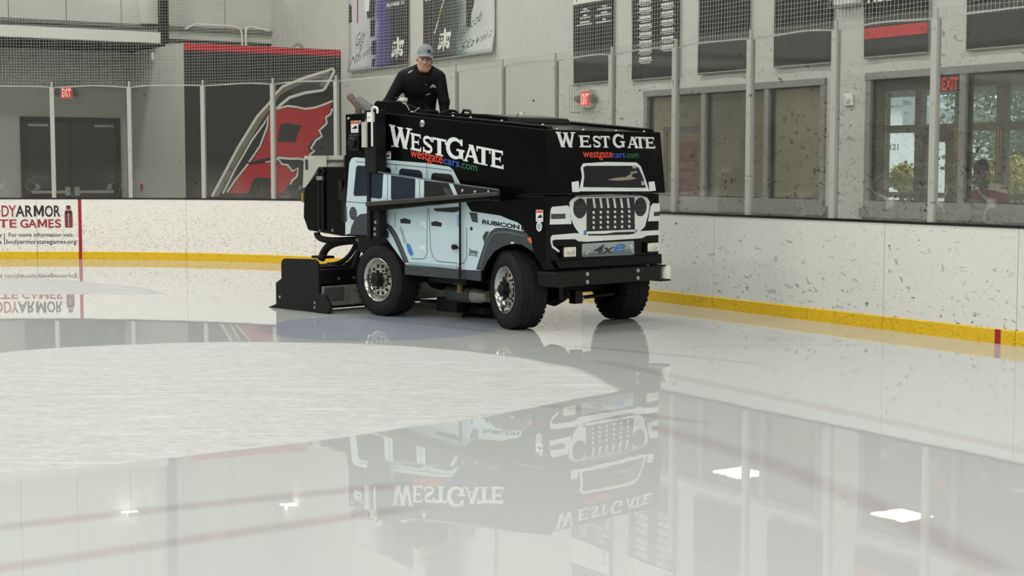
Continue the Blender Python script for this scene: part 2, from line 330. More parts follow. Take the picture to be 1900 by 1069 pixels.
DEC = {
    'car_outline':[(-.592,1.019),(-.572,1.144),(-.517,1.539),(-.479,1.585),(-.43,1.596),(.689,1.532),(1.004,1.499),(1.058,1.47),(1.1,1.413),(1.163,1.335),(1.195,1.208),(1.253,1.141),(1.312,1.08),(1.428,1.071),(1.704,1.049),(1.831,1.013),(1.926,.993),(1.988,.961),(2.022,.919),(1.623,.856),(1.443,.528),(1.171,.525),(.396,.532),(.346,.546),(-.063,.896),(-.592,.801)],
    'win1':[(-.406,1.496),(-.375,1.512),(.12,1.491),(.146,1.471),(.129,1.23),(.094,1.215),(-.435,1.2),(-.452,1.223)],
    'win2':[(.261,1.41),(.277,1.47),(.311,1.483),(.566,1.466),(.61,1.448),(.624,1.382),(.615,1.265),(.26,1.291)],
    'win3':[(.745,1.383),(.754,1.428),(.787,1.441),(1.009,1.429),(1.047,1.414),(1.084,1.345),(1.12,1.256),(.744,1.281)],
    'win3low':[(.774,1.096),(1.152,1.121),(1.13,1.077),(1.066,1.065),(.807,1.071)],
    'fuel':[(-.524,1.029),(-.511,1.068),(-.467,1.09),(-.418,1.069),(-.4,1.027),(-.419,.977),(-.463,.956),(-.506,.979)],
    'sparewheel':[(-.598,1.089),(-.566,1.098),(-.56,.942),(-.6,.926)],
    'rear_fender':[(-.519,.801),(-.491,.884),(-.426,.977),(-.345,1.018),(-.22,1.029),(-.149,1.005),(-.062,.954),(.059,.946),(.154,.907),(.238,.827),(.33,.688),(.409,.56),(.337,.551),(.279,.642),(.178,.792),(.093,.884),(.007,.903),(-.063,.905),(-.133,.894),(-.213,.811)],
    'front_fender':[(1.377,.536),(1.485,.773),(1.567,.894),(1.639,.933),(1.784,.939),(2.035,.908),(2.081,.871),(2.115,.807),(2.135,.731),(1.988,.791),(1.879,.796),(1.752,.771),(1.623,.716),(1.525,.617),(1.468,.529)],
    'vent':[(1.465,.846),(1.509,.898),(1.558,.897),(1.49,.784)],
    'rocker':[(.346,.546),(.399,.532),(1.171,.519),(1.17,.433),(.348,.438)],
    'rocker2':[(1.125,.553),(1.175,.526),(1.443,.524),(1.443,.429),(1.124,.438)],
    'rockline':[(.399,.568),(1.108,.557),(1.111,.527),(.399,.532)],
    'handle1':[(.278,.98),(.349,.995),(.441,.975),(.436,.94),(.29,.943)],
    'handle2':[(.741,.964),(.813,.977),(.899,.96),(.892,.925),(.748,.929)],
    'chain':[(.278,.9),(.323,.879),(.356,.825),(.367,.755),(.344,.776),(.306,.829)],
    'strap':[(.369,.749),(.423,.74),(.48,.65),(.442,.618),(.397,.663)],
    'hinge1':[(.582,.973),(.664,.97),(.676,.9),(.647,.907),(.634,.926),(.581,.933)],
    'hinge2':[(.567,.738),(.659,.735),(.671,.663),(.642,.673),(.626,.694),(.567,.697)],
    'bluestrip':[(1.11,1.044),(1.154,1.04),(1.15,.926),(1.113,.939)],
    'mirrorbox':[(1.283,1.071),(1.395,1.067),(1.404,.976),(1.325,.983)],
    'lamp':[(2.053,.854),(2.104,.861),(2.12,.809),(2.089,.814)],
    'badge1':[(1.976,.967),(2.011,.959),(2.022,.919),(1.98,.923)],
    'badge2':[(1.291,.914),(1.311,.938),(1.335,.918),(1.315,.896)],
    'front_marker':[(1.842,.81),(1.886,.812),(1.886,.797),(1.842,.796)],
    'seam1':[(-.406,1.551),(-.235,1.542)],
    'seam2':[(-.074,1.539),(.683,1.492),(1.052,1.46)],
    'seam3':[(.227,1.518),(.225,1.462)],
    'seam4':[(.683,1.532),(.686,1.39)],
    'seam5':[(-.572,1.143),(-.228,1.13)],
    'door1':[(.689,1.099),(.678,.658),(.653,.614),(.596,.6),(.447,.599)],
    'door2':[(.708,1.1),(.735,.703),(.767,.629),(.831,.589),(1.112,.583),(1.111,.527)],
    'door3':[(.201,1.041),(.205,.903)],
    'door4':[(1.248,.924),(1.247,.639),(1.209,.591),(1.125,.576)],
    'lowseam':[(2.279,1.158),(2.277,.557)],
    'rear_arch':[(-.519,.801),(-.213,.811),(-.064,.816),(.075,.798),(.178,.737),(.245,.662),(.32,.556),(.348,.438)],
    'front_arch':[(1.439,.429),(1.468,.512),(1.525,.617),(1.623,.716),(1.752,.771),(1.879,.796),(1.988,.791),(2.097,.74),(2.189,.657),(2.258,.562)],
    'wedge_outline':[(-.017,1.447),(1.344,1.327),(1.837,1.289),(1.847,1.259),(1.335,1.211),(-.02,1.125)],
    'wedge_body':[(-.014,1.185),(-.014,1.128),(1.252,1.21),(1.294,1.21),(1.216,1.34),(.194,1.429)],
    'wwin1':[(-.011,1.438),(-.014,1.192),(.145,1.183),(.174,1.199),(.192,1.396),(.199,1.427)],
    'wwin2':[(.315,1.416),(.31,1.189),(.342,1.166),(.669,1.164),(.676,1.383)],
    'wwin3':[(.805,1.368),(.802,1.18),(1.241,1.208),(1.152,1.343)],
    'wmirror':[(1.073,1.303),(1.168,1.29),(1.241,1.209),(1.136,1.201)],
    'wblack':[(1.216,1.335),(1.294,1.21),(1.847,1.259),(1.837,1.289)],
    'ws1':[(.266,1.422),(.255,1.14)],
    'ws2':[(.737,1.38),(.741,1.174)],
    'ws3':[(.084,1.451),(1.344,1.33),(1.837,1.289)],
    'ws_frame':[(.4,1.275),(.455,1.41),(.446,1.487),(.483,1.528),(.809,1.542),(1.229,1.538),(1.285,1.501),(1.333,1.387),(1.379,1.265)],
    'ws_glass':[(.456,1.313),(.483,1.41),(.479,1.493),(.524,1.506),(1.204,1.507),(1.253,1.487),(1.303,1.4),(1.332,1.299),(1.117,1.301)],
    'ws_sky':[(.788,1.376),(.908,1.395),(1.049,1.401),(1.176,1.447),(1.131,1.407),(1.209,1.387),(1.086,1.374),(.945,1.369)],
    'ws_sky2':[(1.115,1.447),(1.219,1.461),(1.226,1.44),(1.134,1.434)],
    'ws_tag':[(1.16,1.507),(1.22,1.505),(1.218,1.483),(1.161,1.483)],
    'ws_tag2':[(1.272,1.367),(1.318,1.353),(1.314,1.324),(1.267,1.324)],
    'mirL':[(.308,1.359),(.403,1.369),(.403,1.269),(.306,1.27)],
    'mirR':[(1.376,1.355),(1.464,1.359),(1.474,1.271),(1.379,1.265)],
    'face':[(.345,1.175),(.398,1.22),(.439,1.236),(.893,1.24),(1.325,1.229),(1.428,1.206),(1.473,1.162),(1.452,1.051),(1.402,.927),(1.343,.89),(1.269,.873),(.576,.879),(.481,.887),(.413,.953),(.359,1.046)],
    'lampL':[(.396,1.119),(.412,1.174),(.486,1.205),(.547,1.186),(.577,1.134),(.568,1.07),(.521,1.029),(.467,1.026),(.413,1.064)],
    'lampR':[(1.245,1.113),(1.259,1.17),(1.332,1.201),(1.399,1.183),(1.422,1.124),(1.4,1.052),(1.341,1.027),(1.282,1.05)],
    'grille':[(.574,1.208),(1.244,1.209),(1.254,.912),(1.248,.864),(1.182,.858),(.756,.86),(.604,.865),(.576,.893)],
    'chrome':[(.576,.903),(1.247,.902),(1.247,.883),(.981,.886),(.839,.876),(.576,.881)],
    'slat0':[(.652,1.207),(.682,1.207),(.701,1.118),(.673,1.119)],
    'slat1':[(.746,1.206),(.777,1.206),(.795,1.116),(.767,1.117)],
    'slat2':[(.841,1.205),(.871,1.204),(.89,1.115),(.862,1.115)],
    'slat3':[(.936,1.203),(.967,1.203),(.987,1.113),(.958,1.113)],
    'slat4':[(1.033,1.202),(1.064,1.202),(1.084,1.111),(1.055,1.112)],
    'slat5':[(1.13,1.201),(1.162,1.2),(1.181,1.109),(1.152,1.11)],
    'dash0':[(.654,1.088),(.682,1.089),(.688,1.065),(.66,1.065)],
    'dash1':[(.752,1.088),(.78,1.089),(.786,1.065),(.758,1.065)],
    'dash2':[(.85,1.089),(.879,1.089),(.884,1.065),(.856,1.065)],
    'dash3':[(.95,1.089),(.978,1.089),(.984,1.065),(.956,1.065)],
    'dash4':[(1.05,1.089),(1.079,1.089),(1.085,1.065),(1.056,1.065)],
    'dash5':[(1.152,1.089),(1.181,1.089),(1.187,1.065),(1.158,1.065)],
    'dash6':[(.655,1.042),(.682,1.042),(.688,1.019),(.66,1.018)],
    'dash7':[(.752,1.042),(.78,1.042),(.786,1.018),(.758,1.018)],
    'dash8':[(.851,1.042),(.879,1.042),(.885,1.018),(.857,1.018)],
    'dash9':[(.95,1.041),(.979,1.042),(.985,1.018),(.956,1.018)],
    'dash10':[(1.051,1.041),(1.079,1.042),(1.085,1.018),(1.057,1.018)],
    'dash11':[(1.152,1.041),(1.181,1.042),(1.187,1.018),(1.158,1.017)],
    'dash12':[(.655,.995),(.683,.995),(.688,.972),(.661,.972)],
    'dash13':[(.753,.995),(.78,.995),(.786,.972),(.758,.971)],
    'dash14':[(.851,.995),(.879,.995),(.885,.971),(.857,.971)],
    'dash15':[(.951,.994),(.979,.995),(.985,.971),(.957,.97)],
    'dash16':[(1.051,.994),(1.08,.994),(1.086,.97),(1.057,.97)],
    'dash17':[(1.153,.994),(1.182,.994),(1.188,.97),(1.159,.97)],
    'dash18':[(.655,.949),(.683,.949),(.689,.925),(.661,.925)],
    'dash19':[(.753,.948),(.781,.948),(.787,.925),(.759,.925)],
    'dash20':[(.851,.948),(.88,.948),(.885,.924),(.857,.924)],
    'dash21':[(.951,.947),(.979,.947),(.985,.923),(.957,.923)],
    'dash22':[(1.052,.946),(1.08,.947),(1.086,.923),(1.057,.923)],
    'dash23':[(1.153,.946),(1.182,.946),(1.188,.922),(1.159,.922)],
    'fendL':[(.089,.98),(.102,1.115),(.121,1.138),(.319,1.148),(.345,1.134),(.37,1.046),(.375,.977)],
    'fendR':[(1.481,1.118),(1.518,1.147),(1.619,1.145),(1.621,.975),(1.446,.976)],
    'sigL':[(.108,1.075),(.295,1.073),(.295,1.028),(.106,1.029)],
    'sigR':[(1.531,1.064),(1.62,1.067),(1.621,1.026),(1.532,1.024)],
    'bump':[(.102,.862),(.122,.884),(.427,.893),(.576,.879),(1.182,.856),(1.328,.885),(1.622,.887),(1.623,.841),(1.432,.839),(1.358,.817),(1.212,.815),(.59,.809),(.468,.816),(.427,.838),(.161,.842),(.122,.834),(.135,.788),(.221,.741),(.214,.722),(.122,.771),(.103,.817)],
    'blueL':[(.542,.913),(.576,.916),(.573,.873),(.538,.871)],
    'blueR':[(1.262,.902),(1.287,.903),(1.281,.874),(1.262,.873)],
    'plate':[(.515,.793),(1.241,.795),(1.249,.672),(1.228,.661),(.536,.67),(.516,.687)],
    'plate2':[(.523,.7),(.591,.73),(.618,.706),(1.183,.717),(1.213,.683),(1.242,.672),(1.228,.661),(.536,.67)],
    'plamp':[(1.169,.761),(1.219,.764),(1.227,.72),(1.205,.716)],
    'hlL':[(.227,.776),(.39,.779),(.398,.673),(.234,.675)],
    'hlR':[(1.393,.777),(1.565,.774),(1.569,.678),(1.397,.677)],
    'wire':[(1.568,.737),(1.621,.755),(1.621,.74),(1.568,.722)],
    'step':[(.123,.652),(1.622,.657),(1.626,.559),(.188,.577)],
}
# ------------------------------------------------------------------ ice
def circ3(a, b, c):
    ax, ay = a; bx, by = b; cx, cy = c
    d = 2 * (ax * (by - cy) + bx * (cy - ay) + cx * (ay - by))
    ux = ((ax*ax+ay*ay)*(by-cy) + (bx*bx+by*by)*(cy-ay) + (cx*cx+cy*cy)*(ay-by)) / d
    uy = ((ax*ax+ay*ay)*(cx-bx) + (bx*bx+by*by)*(ax-cx) + (cx*cx+cy*cy)*(bx-ax)) / d
    return ux, uy, math.hypot(ax - ux, ay - uy)
def ice_mat():
    m, t, p = base_mat('ice')
    geo = t.new('ShaderNodeNewGeometry'); pos = geo.outputs['Position']
    wob = t.new('ShaderNodeTexNoise', ins={'Vector': pos, 'Scale': 1.1, 'Detail': 4.0})
    wp = t.new('ShaderNodeVectorMath', operation='MULTIPLY_ADD', ins={0: wob.outputs['Color'], 1: (0.22, 0.22, 0), 2: pos})
    wp = t.new('ShaderNodeVectorMath', operation='SUBTRACT', ins={0: wp.outputs[0], 1: (0.11, 0.11, 0)}).outputs[0]
    flat = t.new('ShaderNodeVectorMath', operation='MULTIPLY', ins={0: pos, 1: (1, 1, 0)}).outputs[0]
    wpf = t.new('ShaderNodeVectorMath', operation='MULTIPLY', ins={0: wp, 1: (1, 1, 0)}).outputs[0]
    def dist(v, x, y): return t.new('ShaderNodeVectorMath', operation='DISTANCE', ins={0: v, 1: (x, y, 0)}).outputs['Value']
    def disc(v, c, soft, r=None):
        r = c[2] if r is None else r
        return t.ramp(t.math('SUBTRACT', dist(v, c[0], c[1]), r), (-soft, soft, 1.0, 0.0))
    # untouched (dry, skated) ice left between the wet passes of the machine
    c1 = circ3((-4.12, 12.08), (-0.76, 12.45), (0.70, 10.0)); c2 = circ3((-2.48, 7.21), (-0.76, 8.39), (0.70, 10.0))
    dry = t.math('MULTIPLY', disc(wpf, c1, 0.05), disc(wpf, c2, 0.015))
    sep = t.new('ShaderNodeSeparateXYZ', ins={0: pos})
    d2 = t.math('MULTIPLY', disc(wpf, (-8.0, 16.4, 4.1), 0.08), t.ramp(sep.outputs[1], (17.7, 17.85, 0.0, 1.0)))
    d2 = t.math('MULTIPLY', d2, 0.9)
    dry = t.math('MAXIMUM', dry, d2)
    # colour under the surface
    base = rgb(190, 192, 190)
    crease = disc(flat, (-1.25, 14.05, 1.12), 0.06)
    col = t.mix(t.math('MULTIPLY', crease, 0.38), base, rgb(118, 142, 178))
    def ring(a, b, c, w, amt):
        nonlocal col
        C = circ3(a, b, c); mid = b; half = max(math.dist(a, b), math.dist(b, c)) * 1.02
        band = t.ramp(t.math('ABSOLUTE', t.math('SUBTRACT', dist(flat, C[0], C[1]), C[2])), (w * 0.25, w, 1.0, 0.0))
        cl = t.ramp(t.math('SUBTRACT', dist(flat, *mid), half), (-0.25, 0.0, 1.0, 0.0))
        f = t.math('MULTIPLY', t.math('MULTIPLY', band, cl), amt)
        col = t.mix(f, col, rgb(136, 96, 104))
    ring((-2.6, 5.85), (-1.53, 6.48), (-0.5, 6.99), 0.10, 0.26)
    ring((-2.4, 5.15), (-1.38, 5.87), (-0.42, 6.52), 0.10, 0.26)
    ring((-3.9, 9.50), (-1.24, 9.86), (0.62, 9.12), 0.09, 0.22)
    ring((1.05, 10.9), (1.74, 9.65), (2.8, 7.65), 0.12, 0.20)
    ring((0.62, 8.9), (1.36, 7.35), (1.79, 5.3), 0.14, 0.22)
    ring((0.1, 12.72), (1.09, 12.1), (1.55, 11.7), 0.08, 0.25)
    ring((1.3, 12.45), (2.2, 12.62), (3.2, 12.65), 0.08, 0.2)
    # skate-cut texture of the dry patch
    mp = t.new('ShaderNodeMapping', ins={'Vector': pos, 'Rotation': (0, 0, 0.35), 'Scale': (1.0, 3.0, 1.0)})
    s1 = t.new('ShaderNodeTexNoise', ins={'Vector': mp.outputs[0], 'Scale': 9.0, 'Detail': 9.0, 'Roughness': 0.72, 'Distortion': 1.4})
    mp2 = t.new('ShaderNodeMapping', ins={'Vector': pos, 'Rotation': (0, 0, -0.5), 'Scale': (1.0, 2.4, 1.0)})
    s2 = t.new('ShaderNodeTexNoise', ins={'Vector': mp2.outputs[0], 'Scale': 2.4, 'Detail': 3.0, 'Distortion': 0.8})
    cut = t.ramp(t.math('ABSOLUTE', t.math('SUBTRACT', s2.outputs[0], 0.5)), (0.0, 0.012, 1.0, 0.0))
    cuts = t.math('MULTIPLY', cut, 0.12)
    for r_, sx_, sy_ in ((0.5, .9, 26.0), (-0.35, 1.1, 30.0), (1.3, .8, 24.0), (-1.0, 1.3, 28.0)):
        q_ = t.new('ShaderNodeMapping', ins={'Vector': pos, 'Rotation': (0, 0, r_), 'Scale': (sx_, sy_, 1.0), 'Location': (r_ * 7, 3.1 * r_, 0)})
        n_ = t.new('ShaderNodeTexNoise', ins={'Vector': q_.outputs[0], 'Scale': 1.0, 'Detail': 1.0, 'Distortion': 0.15})
        cuts = t.math('MAXIMUM', cuts, t.ramp(n_.outputs[0], (.66, .74, 0.0, .8)))
    snow = t.mix(t.ramp(s1.outputs[0], (0.36, 0.66, 0.0, 1.0)), rgb(166, 167, 164), rgb(206, 206, 203))
    snow = t.mix(t.math('MULTIPLY', cuts, 0.7), snow, rgb(228, 228, 226))
    col = t.mix(t.math('MULTIPLY', dry, 0.82), col, snow)
    t.l.new(col, p.inputs['Base Color'])
    # wet = mirror-like film with a faint swell; dry = frosted
    t.l.new(t.ramp(dry, (0.0, 1.0, 0.008, 0.5)), p.inputs['Roughness'])
    p.inputs['IOR'].default_value = 1.33
    t.l.new(t.ramp(dry, (0.0, 1.0, 0.5, 0.18)), p.inputs['Specular IOR Level'])
    w1 = t.new('ShaderNodeTexNoise', ins={'Vector': pos, 'Scale': 2.3, 'Detail': 3.0, 'Roughness': 0.55})
    w2 = t.new('ShaderNodeTexNoise', ins={'Vector': mp.outputs[0], 'Scale': 40.0, 'Detail': 2.0})
    h = t.math('ADD', t.math('MULTIPLY', w1.outputs[0], 0.0035), t.math('MULTIPLY', t.math('MULTIPLY', w2.outputs[0], dry), 0.016))
    b = t.new('ShaderNodeBump', ins={'Height': h, 'Strength': 0.07, 'Distance': 1.0})
    t.l.new(b.outputs[0], p.inputs['Normal'])
    return m
M_ice = ice_mat()
HL, HB, CEIL = -20.0, -40.0, 9.2     # left wall, back wall, ceiling height
mb = MB(); mb.add([P(HB, HL, 0), P(HB, WN + 3.2, 0), P(WE, WN + 3.2, 0), P(WE, HL, 0)], [(0, 1, 2, 3)])
tag(mb.obj('floor', M_ice), kind='structure')

# ------------------------------------------------------------------ dasher boards
SEAMS = [3.5, 6.0, 8.49, 10.01, 12.47, 14.93, 17.4, 19.0, 21.45, 23.94, 26.50, 29.0, 31.45, 33.9, 36.35]
BLAB = ['white rink board panel beyond the right edge of the photo', 'white rink board panel right of the one with the short red mark, right edge',
 'white rink board panel with a short red mark on its yellow kick strip',
 'white scuffed rink board panel below the right end of the party room window',
 'white scuffed rink board panel just right of the machine\'s white guide roller',
 'white rink board panel directly behind the front of the black machine',
 'white rink board panel hidden behind the middle of the black machine',
 'curved white rink board panel behind the rear wheel of the black machine',
 'curved white rink board panel behind the black rear box of the machine',
 'curved white rink board panel crossed by a full-height red goal line stripe',
 'curved white rink board panel left of the goal line panel, under the dark double doors'] + ['white rink board panel beyond the left edge of the photo'] * 3
for i in range(len(SEAMS) - 1):
    a, b = SEAMS[i] + 0.003, SEAMS[i + 1] - 0.003
    dense = b > 17
    m = MB(); sweep(m, [(0, 0.12), (0, 0.985), (0.09, 0.985), (0.09, 0.12)], a, b)
    o = m.obj('dasher_board', M_board if dense else M_board_r, recalc=True)
    tag(o, BLAB[i], 'board', 'white boards around the rink')
    m = MB(); sweep(m, [(-0.014, 0.0), (-0.014, 0.118), (-0.004, 0.126), (0.09, 0.126), (0.09, 0.0)], a, b)
    tag(m.obj('kick_plate', M_kick, o, recalc=True), 'yellow kick strip')
    m = MB(); sweep(m, [(-0.008, 0.983), (-0.008, 1.006), (0.10, 1.006), (0.10, 0.983)], a, b)
    tag(m.obj('cap_rail', M_cap, o, recalc=True), 'black cap rail')
    if i == 9:
        m = MB(); sweep(m, [(-0.017, 0.0), (-0.017, 0.127), (-0.003, 0.13), (-0.003, 0.983), (0.0, 0.983), (0.0, 0.0)], 25.76, 25.815)
        tag(m.obj('stripe', M_red, o, recalc=True), 'full-height red stripe')
    if i == 2:
        m = MB(); sweep(m, [(-0.017, 0.0), (-0.017, 0.122), (0.0, 0.122), (0.0, 0.0)], 8.64, 8.70)
        tag(m.obj('stripe', M_red, o, recalc=True), 'short red mark')

# advertisement printed on the left boards
M_ink = mat('ink_black', (32, 30, 34), 0.5); M_inkr = mat('ink_crimson', (150, 40, 58), 0.5); M_inkg = mat('ink_pale', (225, 228, 230), 0.5)
BD = lambda s, z, o=-0.004: B(s, o, z)
m = MB(); Lx = lambda px: 27.10 - px      # px: metres to the right of s=27.10
fb = lambda u, z: B(27.10 - u, -0.004, z)
def btxt(s, x0, x1, z0, z1, mi, bold=0.0): put_text(m, s, x0, x1, z0, z1, fb, mi, bold)
btxt('B', -0.30, -0.16, .70, .88, 1, .012); btxt('O', -0.14, 0.02, .70, .88, 1, .012)
btxt('D', 0.04, 0.155, .70, .88, 1, .012); btxt('Y', 0.15, 0.275, .70, .88, 1, .012)
btxt('A', .262, .41, .70, .88, 0, .02); btxt('R', .418, .54, .70, .88, 0, .02); btxt('O', .737, .868, .70, .88, 0, .02); btxt('R', .885, .992, .70, .88, 0, .02)
def mglyph(x0, x1, y0, y1, mi):
    m.flat([(x0 + a*(x1-x0), y0 + b*(y1-y0)) for a, b in ((0,0),(.22,0),(.22,.60),(.43,.12),(.57,.12),(.78,.60),(.78,0),(1,0),(1,1),(.76,1),(.5,.42),(.24,1),(0,1))], fb, mi)
mglyph(.557, .72, .70, .88, 0)
btxt('STATE', -0.46, 0.275, .52, .655, 1, .015); btxt('G', .335, .463, .52, .655, 1, .02); btxt('A', .462, .60, .52, .655, 1, .02); mglyph(.615, .768, .52, .655, 1); btxt('E', .79, .88, .52, .655, 1, .02); btxt('S', .895, 1.0, .52, .655, 1, .02)
btxt('For more information visit-', 0.145, 1.21, .37, .435, 0, .006)
btxt('bodyarmorstategames.org', 0.105, 1.245, .255, .325, 0, .006)
btxt('by', -0.06, 0.04, .37, .435, 0, .006); btxt('games', -0.30, 0.03, .255, .30, 0, .006)
m.flat([(0.068, .24), (0.080, .24), (0.080, .43), (0.068, .43)], fb, 0)
fb2 = lambda u, z: B(27.10 - u, -0.006, z)
bt = 1.125
m.flat([(bt-.065,.52),(bt+.065,.52),(bt+.065,.76),(bt+.055,.79),(bt+.03,.815),(bt+.038,.84),(bt+.034,.878),(bt-.034,.878),(bt-.038,.84),(bt-.03,.815),(bt-.055,.79),(bt-.065,.76)], fb, 1)
m.flat([(bt-.028,.525),(bt+.028,.525),(bt+.028,.77),(bt-.028,.77)], fb2, 0)
m.flat([(bt-.055,.74),(bt+.055,.74),(bt+.05,.785),(bt-.05,.785)], fb2, 0)
m.flat([(bt-.03,.80),(bt+.03,.80),(bt+.026,.81),(bt-.026,.81)], fb2, 2); m.flat([(bt-.034,.855),(bt+.034,.855),(bt+.034,.878),(bt-.034,.878)], fb2, 0)
vs, fs = text2d('BODYARMOR', 0.0); mxx = max(v[0] for v in vs)
m.add([B(27.10 - (bt + .016 - v[1] * .045), -0.008, .535 + v[0] / mxx * .22) for v in vs], fs, 2)
tag(m.obj('advertisement', [M_ink, M_inkr, M_inkg]), 'crimson and black sports games lettering with a bottle, printed on the left boards', 'advertisement')

# ------------------------------------------------------------------ glass, posts, net
POSTS = [4.5, 5.75, 7.0, 8.23, 9.47, 10.72, 11.95, 13.19, 14.39, 15.59, 16.84, 18.07, 19.54, 21.0, 22.30, 23.62, 24.92, 26.21, 27.5, 28.8, 30.1, 31.4, 32.65, 33.9, 35.15]
PLAB = {1: 'aluminium glass post standing in front of the left half of the lobby window',
 2: 'aluminium glass post between the party room window and the white wall strobe',
 3: 'aluminium glass post in front of the middle of the party room window',
 4: 'aluminium glass post in front of the red party room poster',
 5: 'aluminium glass post just right of the right wall\'s caged exit sign',
 6: 'aluminium glass post just left of the right wall\'s caged exit sign',
 7: 'aluminium glass post below the pale right end of the signed hockey banner',
 8: 'aluminium glass post directly beside the operator\'s black sleeve',
 9: 'aluminium glass post hidden behind the operator',
 10: 'aluminium glass post at the black mural\'s right edge',
 11: 'aluminium glass post crossing the red flag emblem of the mural',
 12: 'aluminium glass post in front of the plain black left part of the mural',
 13: 'aluminium glass post in front of the inner corner right of the dark double doors',
 14: 'aluminium glass post in front of the dark double doors, left of the exit sign'}
GLAB = ['rink glass pane right of the lobby post, in front of the seated child', 'scuffed rink glass pane in front of the left part of the lobby window',
 'scuffed rink glass pane in front of the rightmost party room window', 'scuffed rink glass pane in front of the middle party room window',
 'rink glass pane left of the poster post, beside the caged exit sign', 'rink glass pane in front of the caged exit sign on the right wall',
 'rink glass pane above the bonnet lid, two panes left of the caged exit sign', 'rink glass pane immediately right of the post beside the operator',
 'rink glass pane behind the operator\'s left arm', 'rink glass pane left of the operator, behind the brown pipe',
 'rink glass pane in front of the right part of the flag emblem', 'rink glass pane in front of the sweeping pole of the flag emblem',
 'rink glass pane in front of the grey wall beside the mural', 'rink glass pane in front of the right leaf of the dark double doors',
 'rink glass pane at the left edge of the photo, left of the door post']
for i, s in enumerate(POSTS):
    if i == 0 or i == len(POSTS) - 1: continue
    plab = PLAB.get(i - 3, 'aluminium glass post beyond the %s edge of the photo' % ('right' if i < 6 else 'left'))
    m = MB(); w = 0.034
    sec = [(0.0, 1.006), (0.0, 2.80), (0.075, 2.80), (0.075, 1.006)]
    vs = []; uv = []
    ta = B(s - .01, 0, 0); tb = B(s + .01, 0, 0); tx, ty = (tb[0]-ta[0]), (tb[1]-ta[1]); l = math.hypot(tx, ty); tx /= l; ty /= l
    def q(u, o, z):
        c = B(s, o, z); return (c[0] + tx * u, c[1] + ty * u, z)
    for u, o in ((-w, 0.004), (w, 0.004), (w, .03), (w*.6, .075), (-w*.6, .075), (-w, .03)):
        for z in (1.006, 2.79): vs.append(q(u, o, z)); uv.append((s * 3 + u + o, z))
    fs = [(2*k, (2*k+2) % 12, (2*k+3) % 12, 2*k+1) for k in range(6)] + [(0, 2, 4, 6, 8, 10)[::-1], (1, 3, 5, 7, 9, 11)]
    m.add(vs, fs, 0, uv)
    for dz in (1.35, 2.05, 2.7): m.box((0, 0, 0), (1, 1, 1), 0, M=lambda x, y, z, dz=dz: q((x - .5) * .02, -.002 + y * .008, dz + z * .02))
    o = m.obj('glass_post', M_post, recalc=True); tag(o, plab, 'post', 'posts holding the rink glass')
    m = MB(); m.box((0, 0, 0), (1, 1, 1), 0, M=lambda x, y, z: q((x - .5) * .022, .02 + y * .03, 2.79 + z * .10))
    m.obj('joint_strip', M_post, o)
for i in range(len(POSTS) - 1):
    a, b = POSTS[i] + 0.0355, POSTS[i + 1] - 0.0355
    m = MB(); pa = [B(a, .04, 0), B(b, .04, 0), B(b, .052, 0), B(a, .052, 0)]
    vs = [(x, y, 1.009) for x, y, _ in pa] + [(x, y, 2.89) for x, y, _ in pa]
    uv = [(a, 1), (b, 1), (b, 1), (a, 1), (a, 2.89), (b, 2.89), (b, 2.89), (a, 2.89)]
    m.add(vs, [(0, 1, 5, 4), (1, 2, 6, 5), (2, 3, 7, 6), (3, 0, 4, 7), (4, 5, 6, 7), (0, 3, 2, 1)], 0, uv)
    tag(m.obj('safety_glass', M_glass_r if i < 9 else M_glass_l), (GLAB[i - 3] if 3 <= i < 18 else 'rink glass pane beyond the %s edge of the photo' % ('right' if i < 3 else 'left')), 'safety glass', 'safety glass above the rink boards')
M_net = mat('net_cord', (214, 213, 206), 0.8)
m = MB(); NR = 0.0016; ztop = 6.2; pit = 0.0465
k = 0; s = 4.6
while s < 35.1:
    c0 = B(s, .10, 2.80); ph = random.uniform(-.006, .006)
    vs = []
    for z in (2.80, 3.6, ztop):
        c = B(s + ph, .10 + (z - 2.8) * .01, z)
        for an in (0.3, 2.4, 4.5): vs.append((c[0] + NR * math.cos(an), c[1] + NR * math.sin(an), z))
    m.add(vs, [(i*3 + j, i*3 + (j+1) % 3, i*3 + 3 + (j+1) % 3, i*3 + 3 + j) for i in range(2) for j in range(3)])
    s += pit
def netline(z, r, sag, step=0.2, o=.10):
    vs = []; fs = []; s = 4.6; n = 0
    while s < 35.1:
        dz = 0.0
        for a, b in zip(POSTS[:-1], POSTS[1:]):
            if a <= s < b: dz = sag * math.sin(math.pi * (s - a) / (b - a))
        c = B(s, o + (z - 2.8) * .01, z + dz + 0.004 * math.sin(s * 7 + z * 31))
        nx, ny = B(s, o + 1, 0)[0] - B(s, o, 0)[0], B(s, o + 1, 0)[1] - B(s, o, 0)[1]
        for an in (0.5, 2.6, 4.7): vs.append((c[0] + nx * r * math.cos(an), c[1] + ny * r * math.cos(an), c[2] + r * math.sin(an)))
        s += step; n += 1
    m.add(vs, [(i*3 + j, i*3 + (j+1) % 3, i*3 + 3 + (j+1) % 3, i*3 + 3 + j) for i in range(n - 1) for j in range(3)])
z = 2.83
while z < ztop: netline(z, NR, 0.0); z += pit
net = m.obj('protective_net', M_net)
tag(net, 'pale square-mesh protective net hanging behind the top of the rink glass', 'net')
m = MB(); netline(2.80, 0.010, 0.025, 0.1, .085); tag(m.obj('hem_rope', M_white, net), 'thicker white rope along the bottom hem')
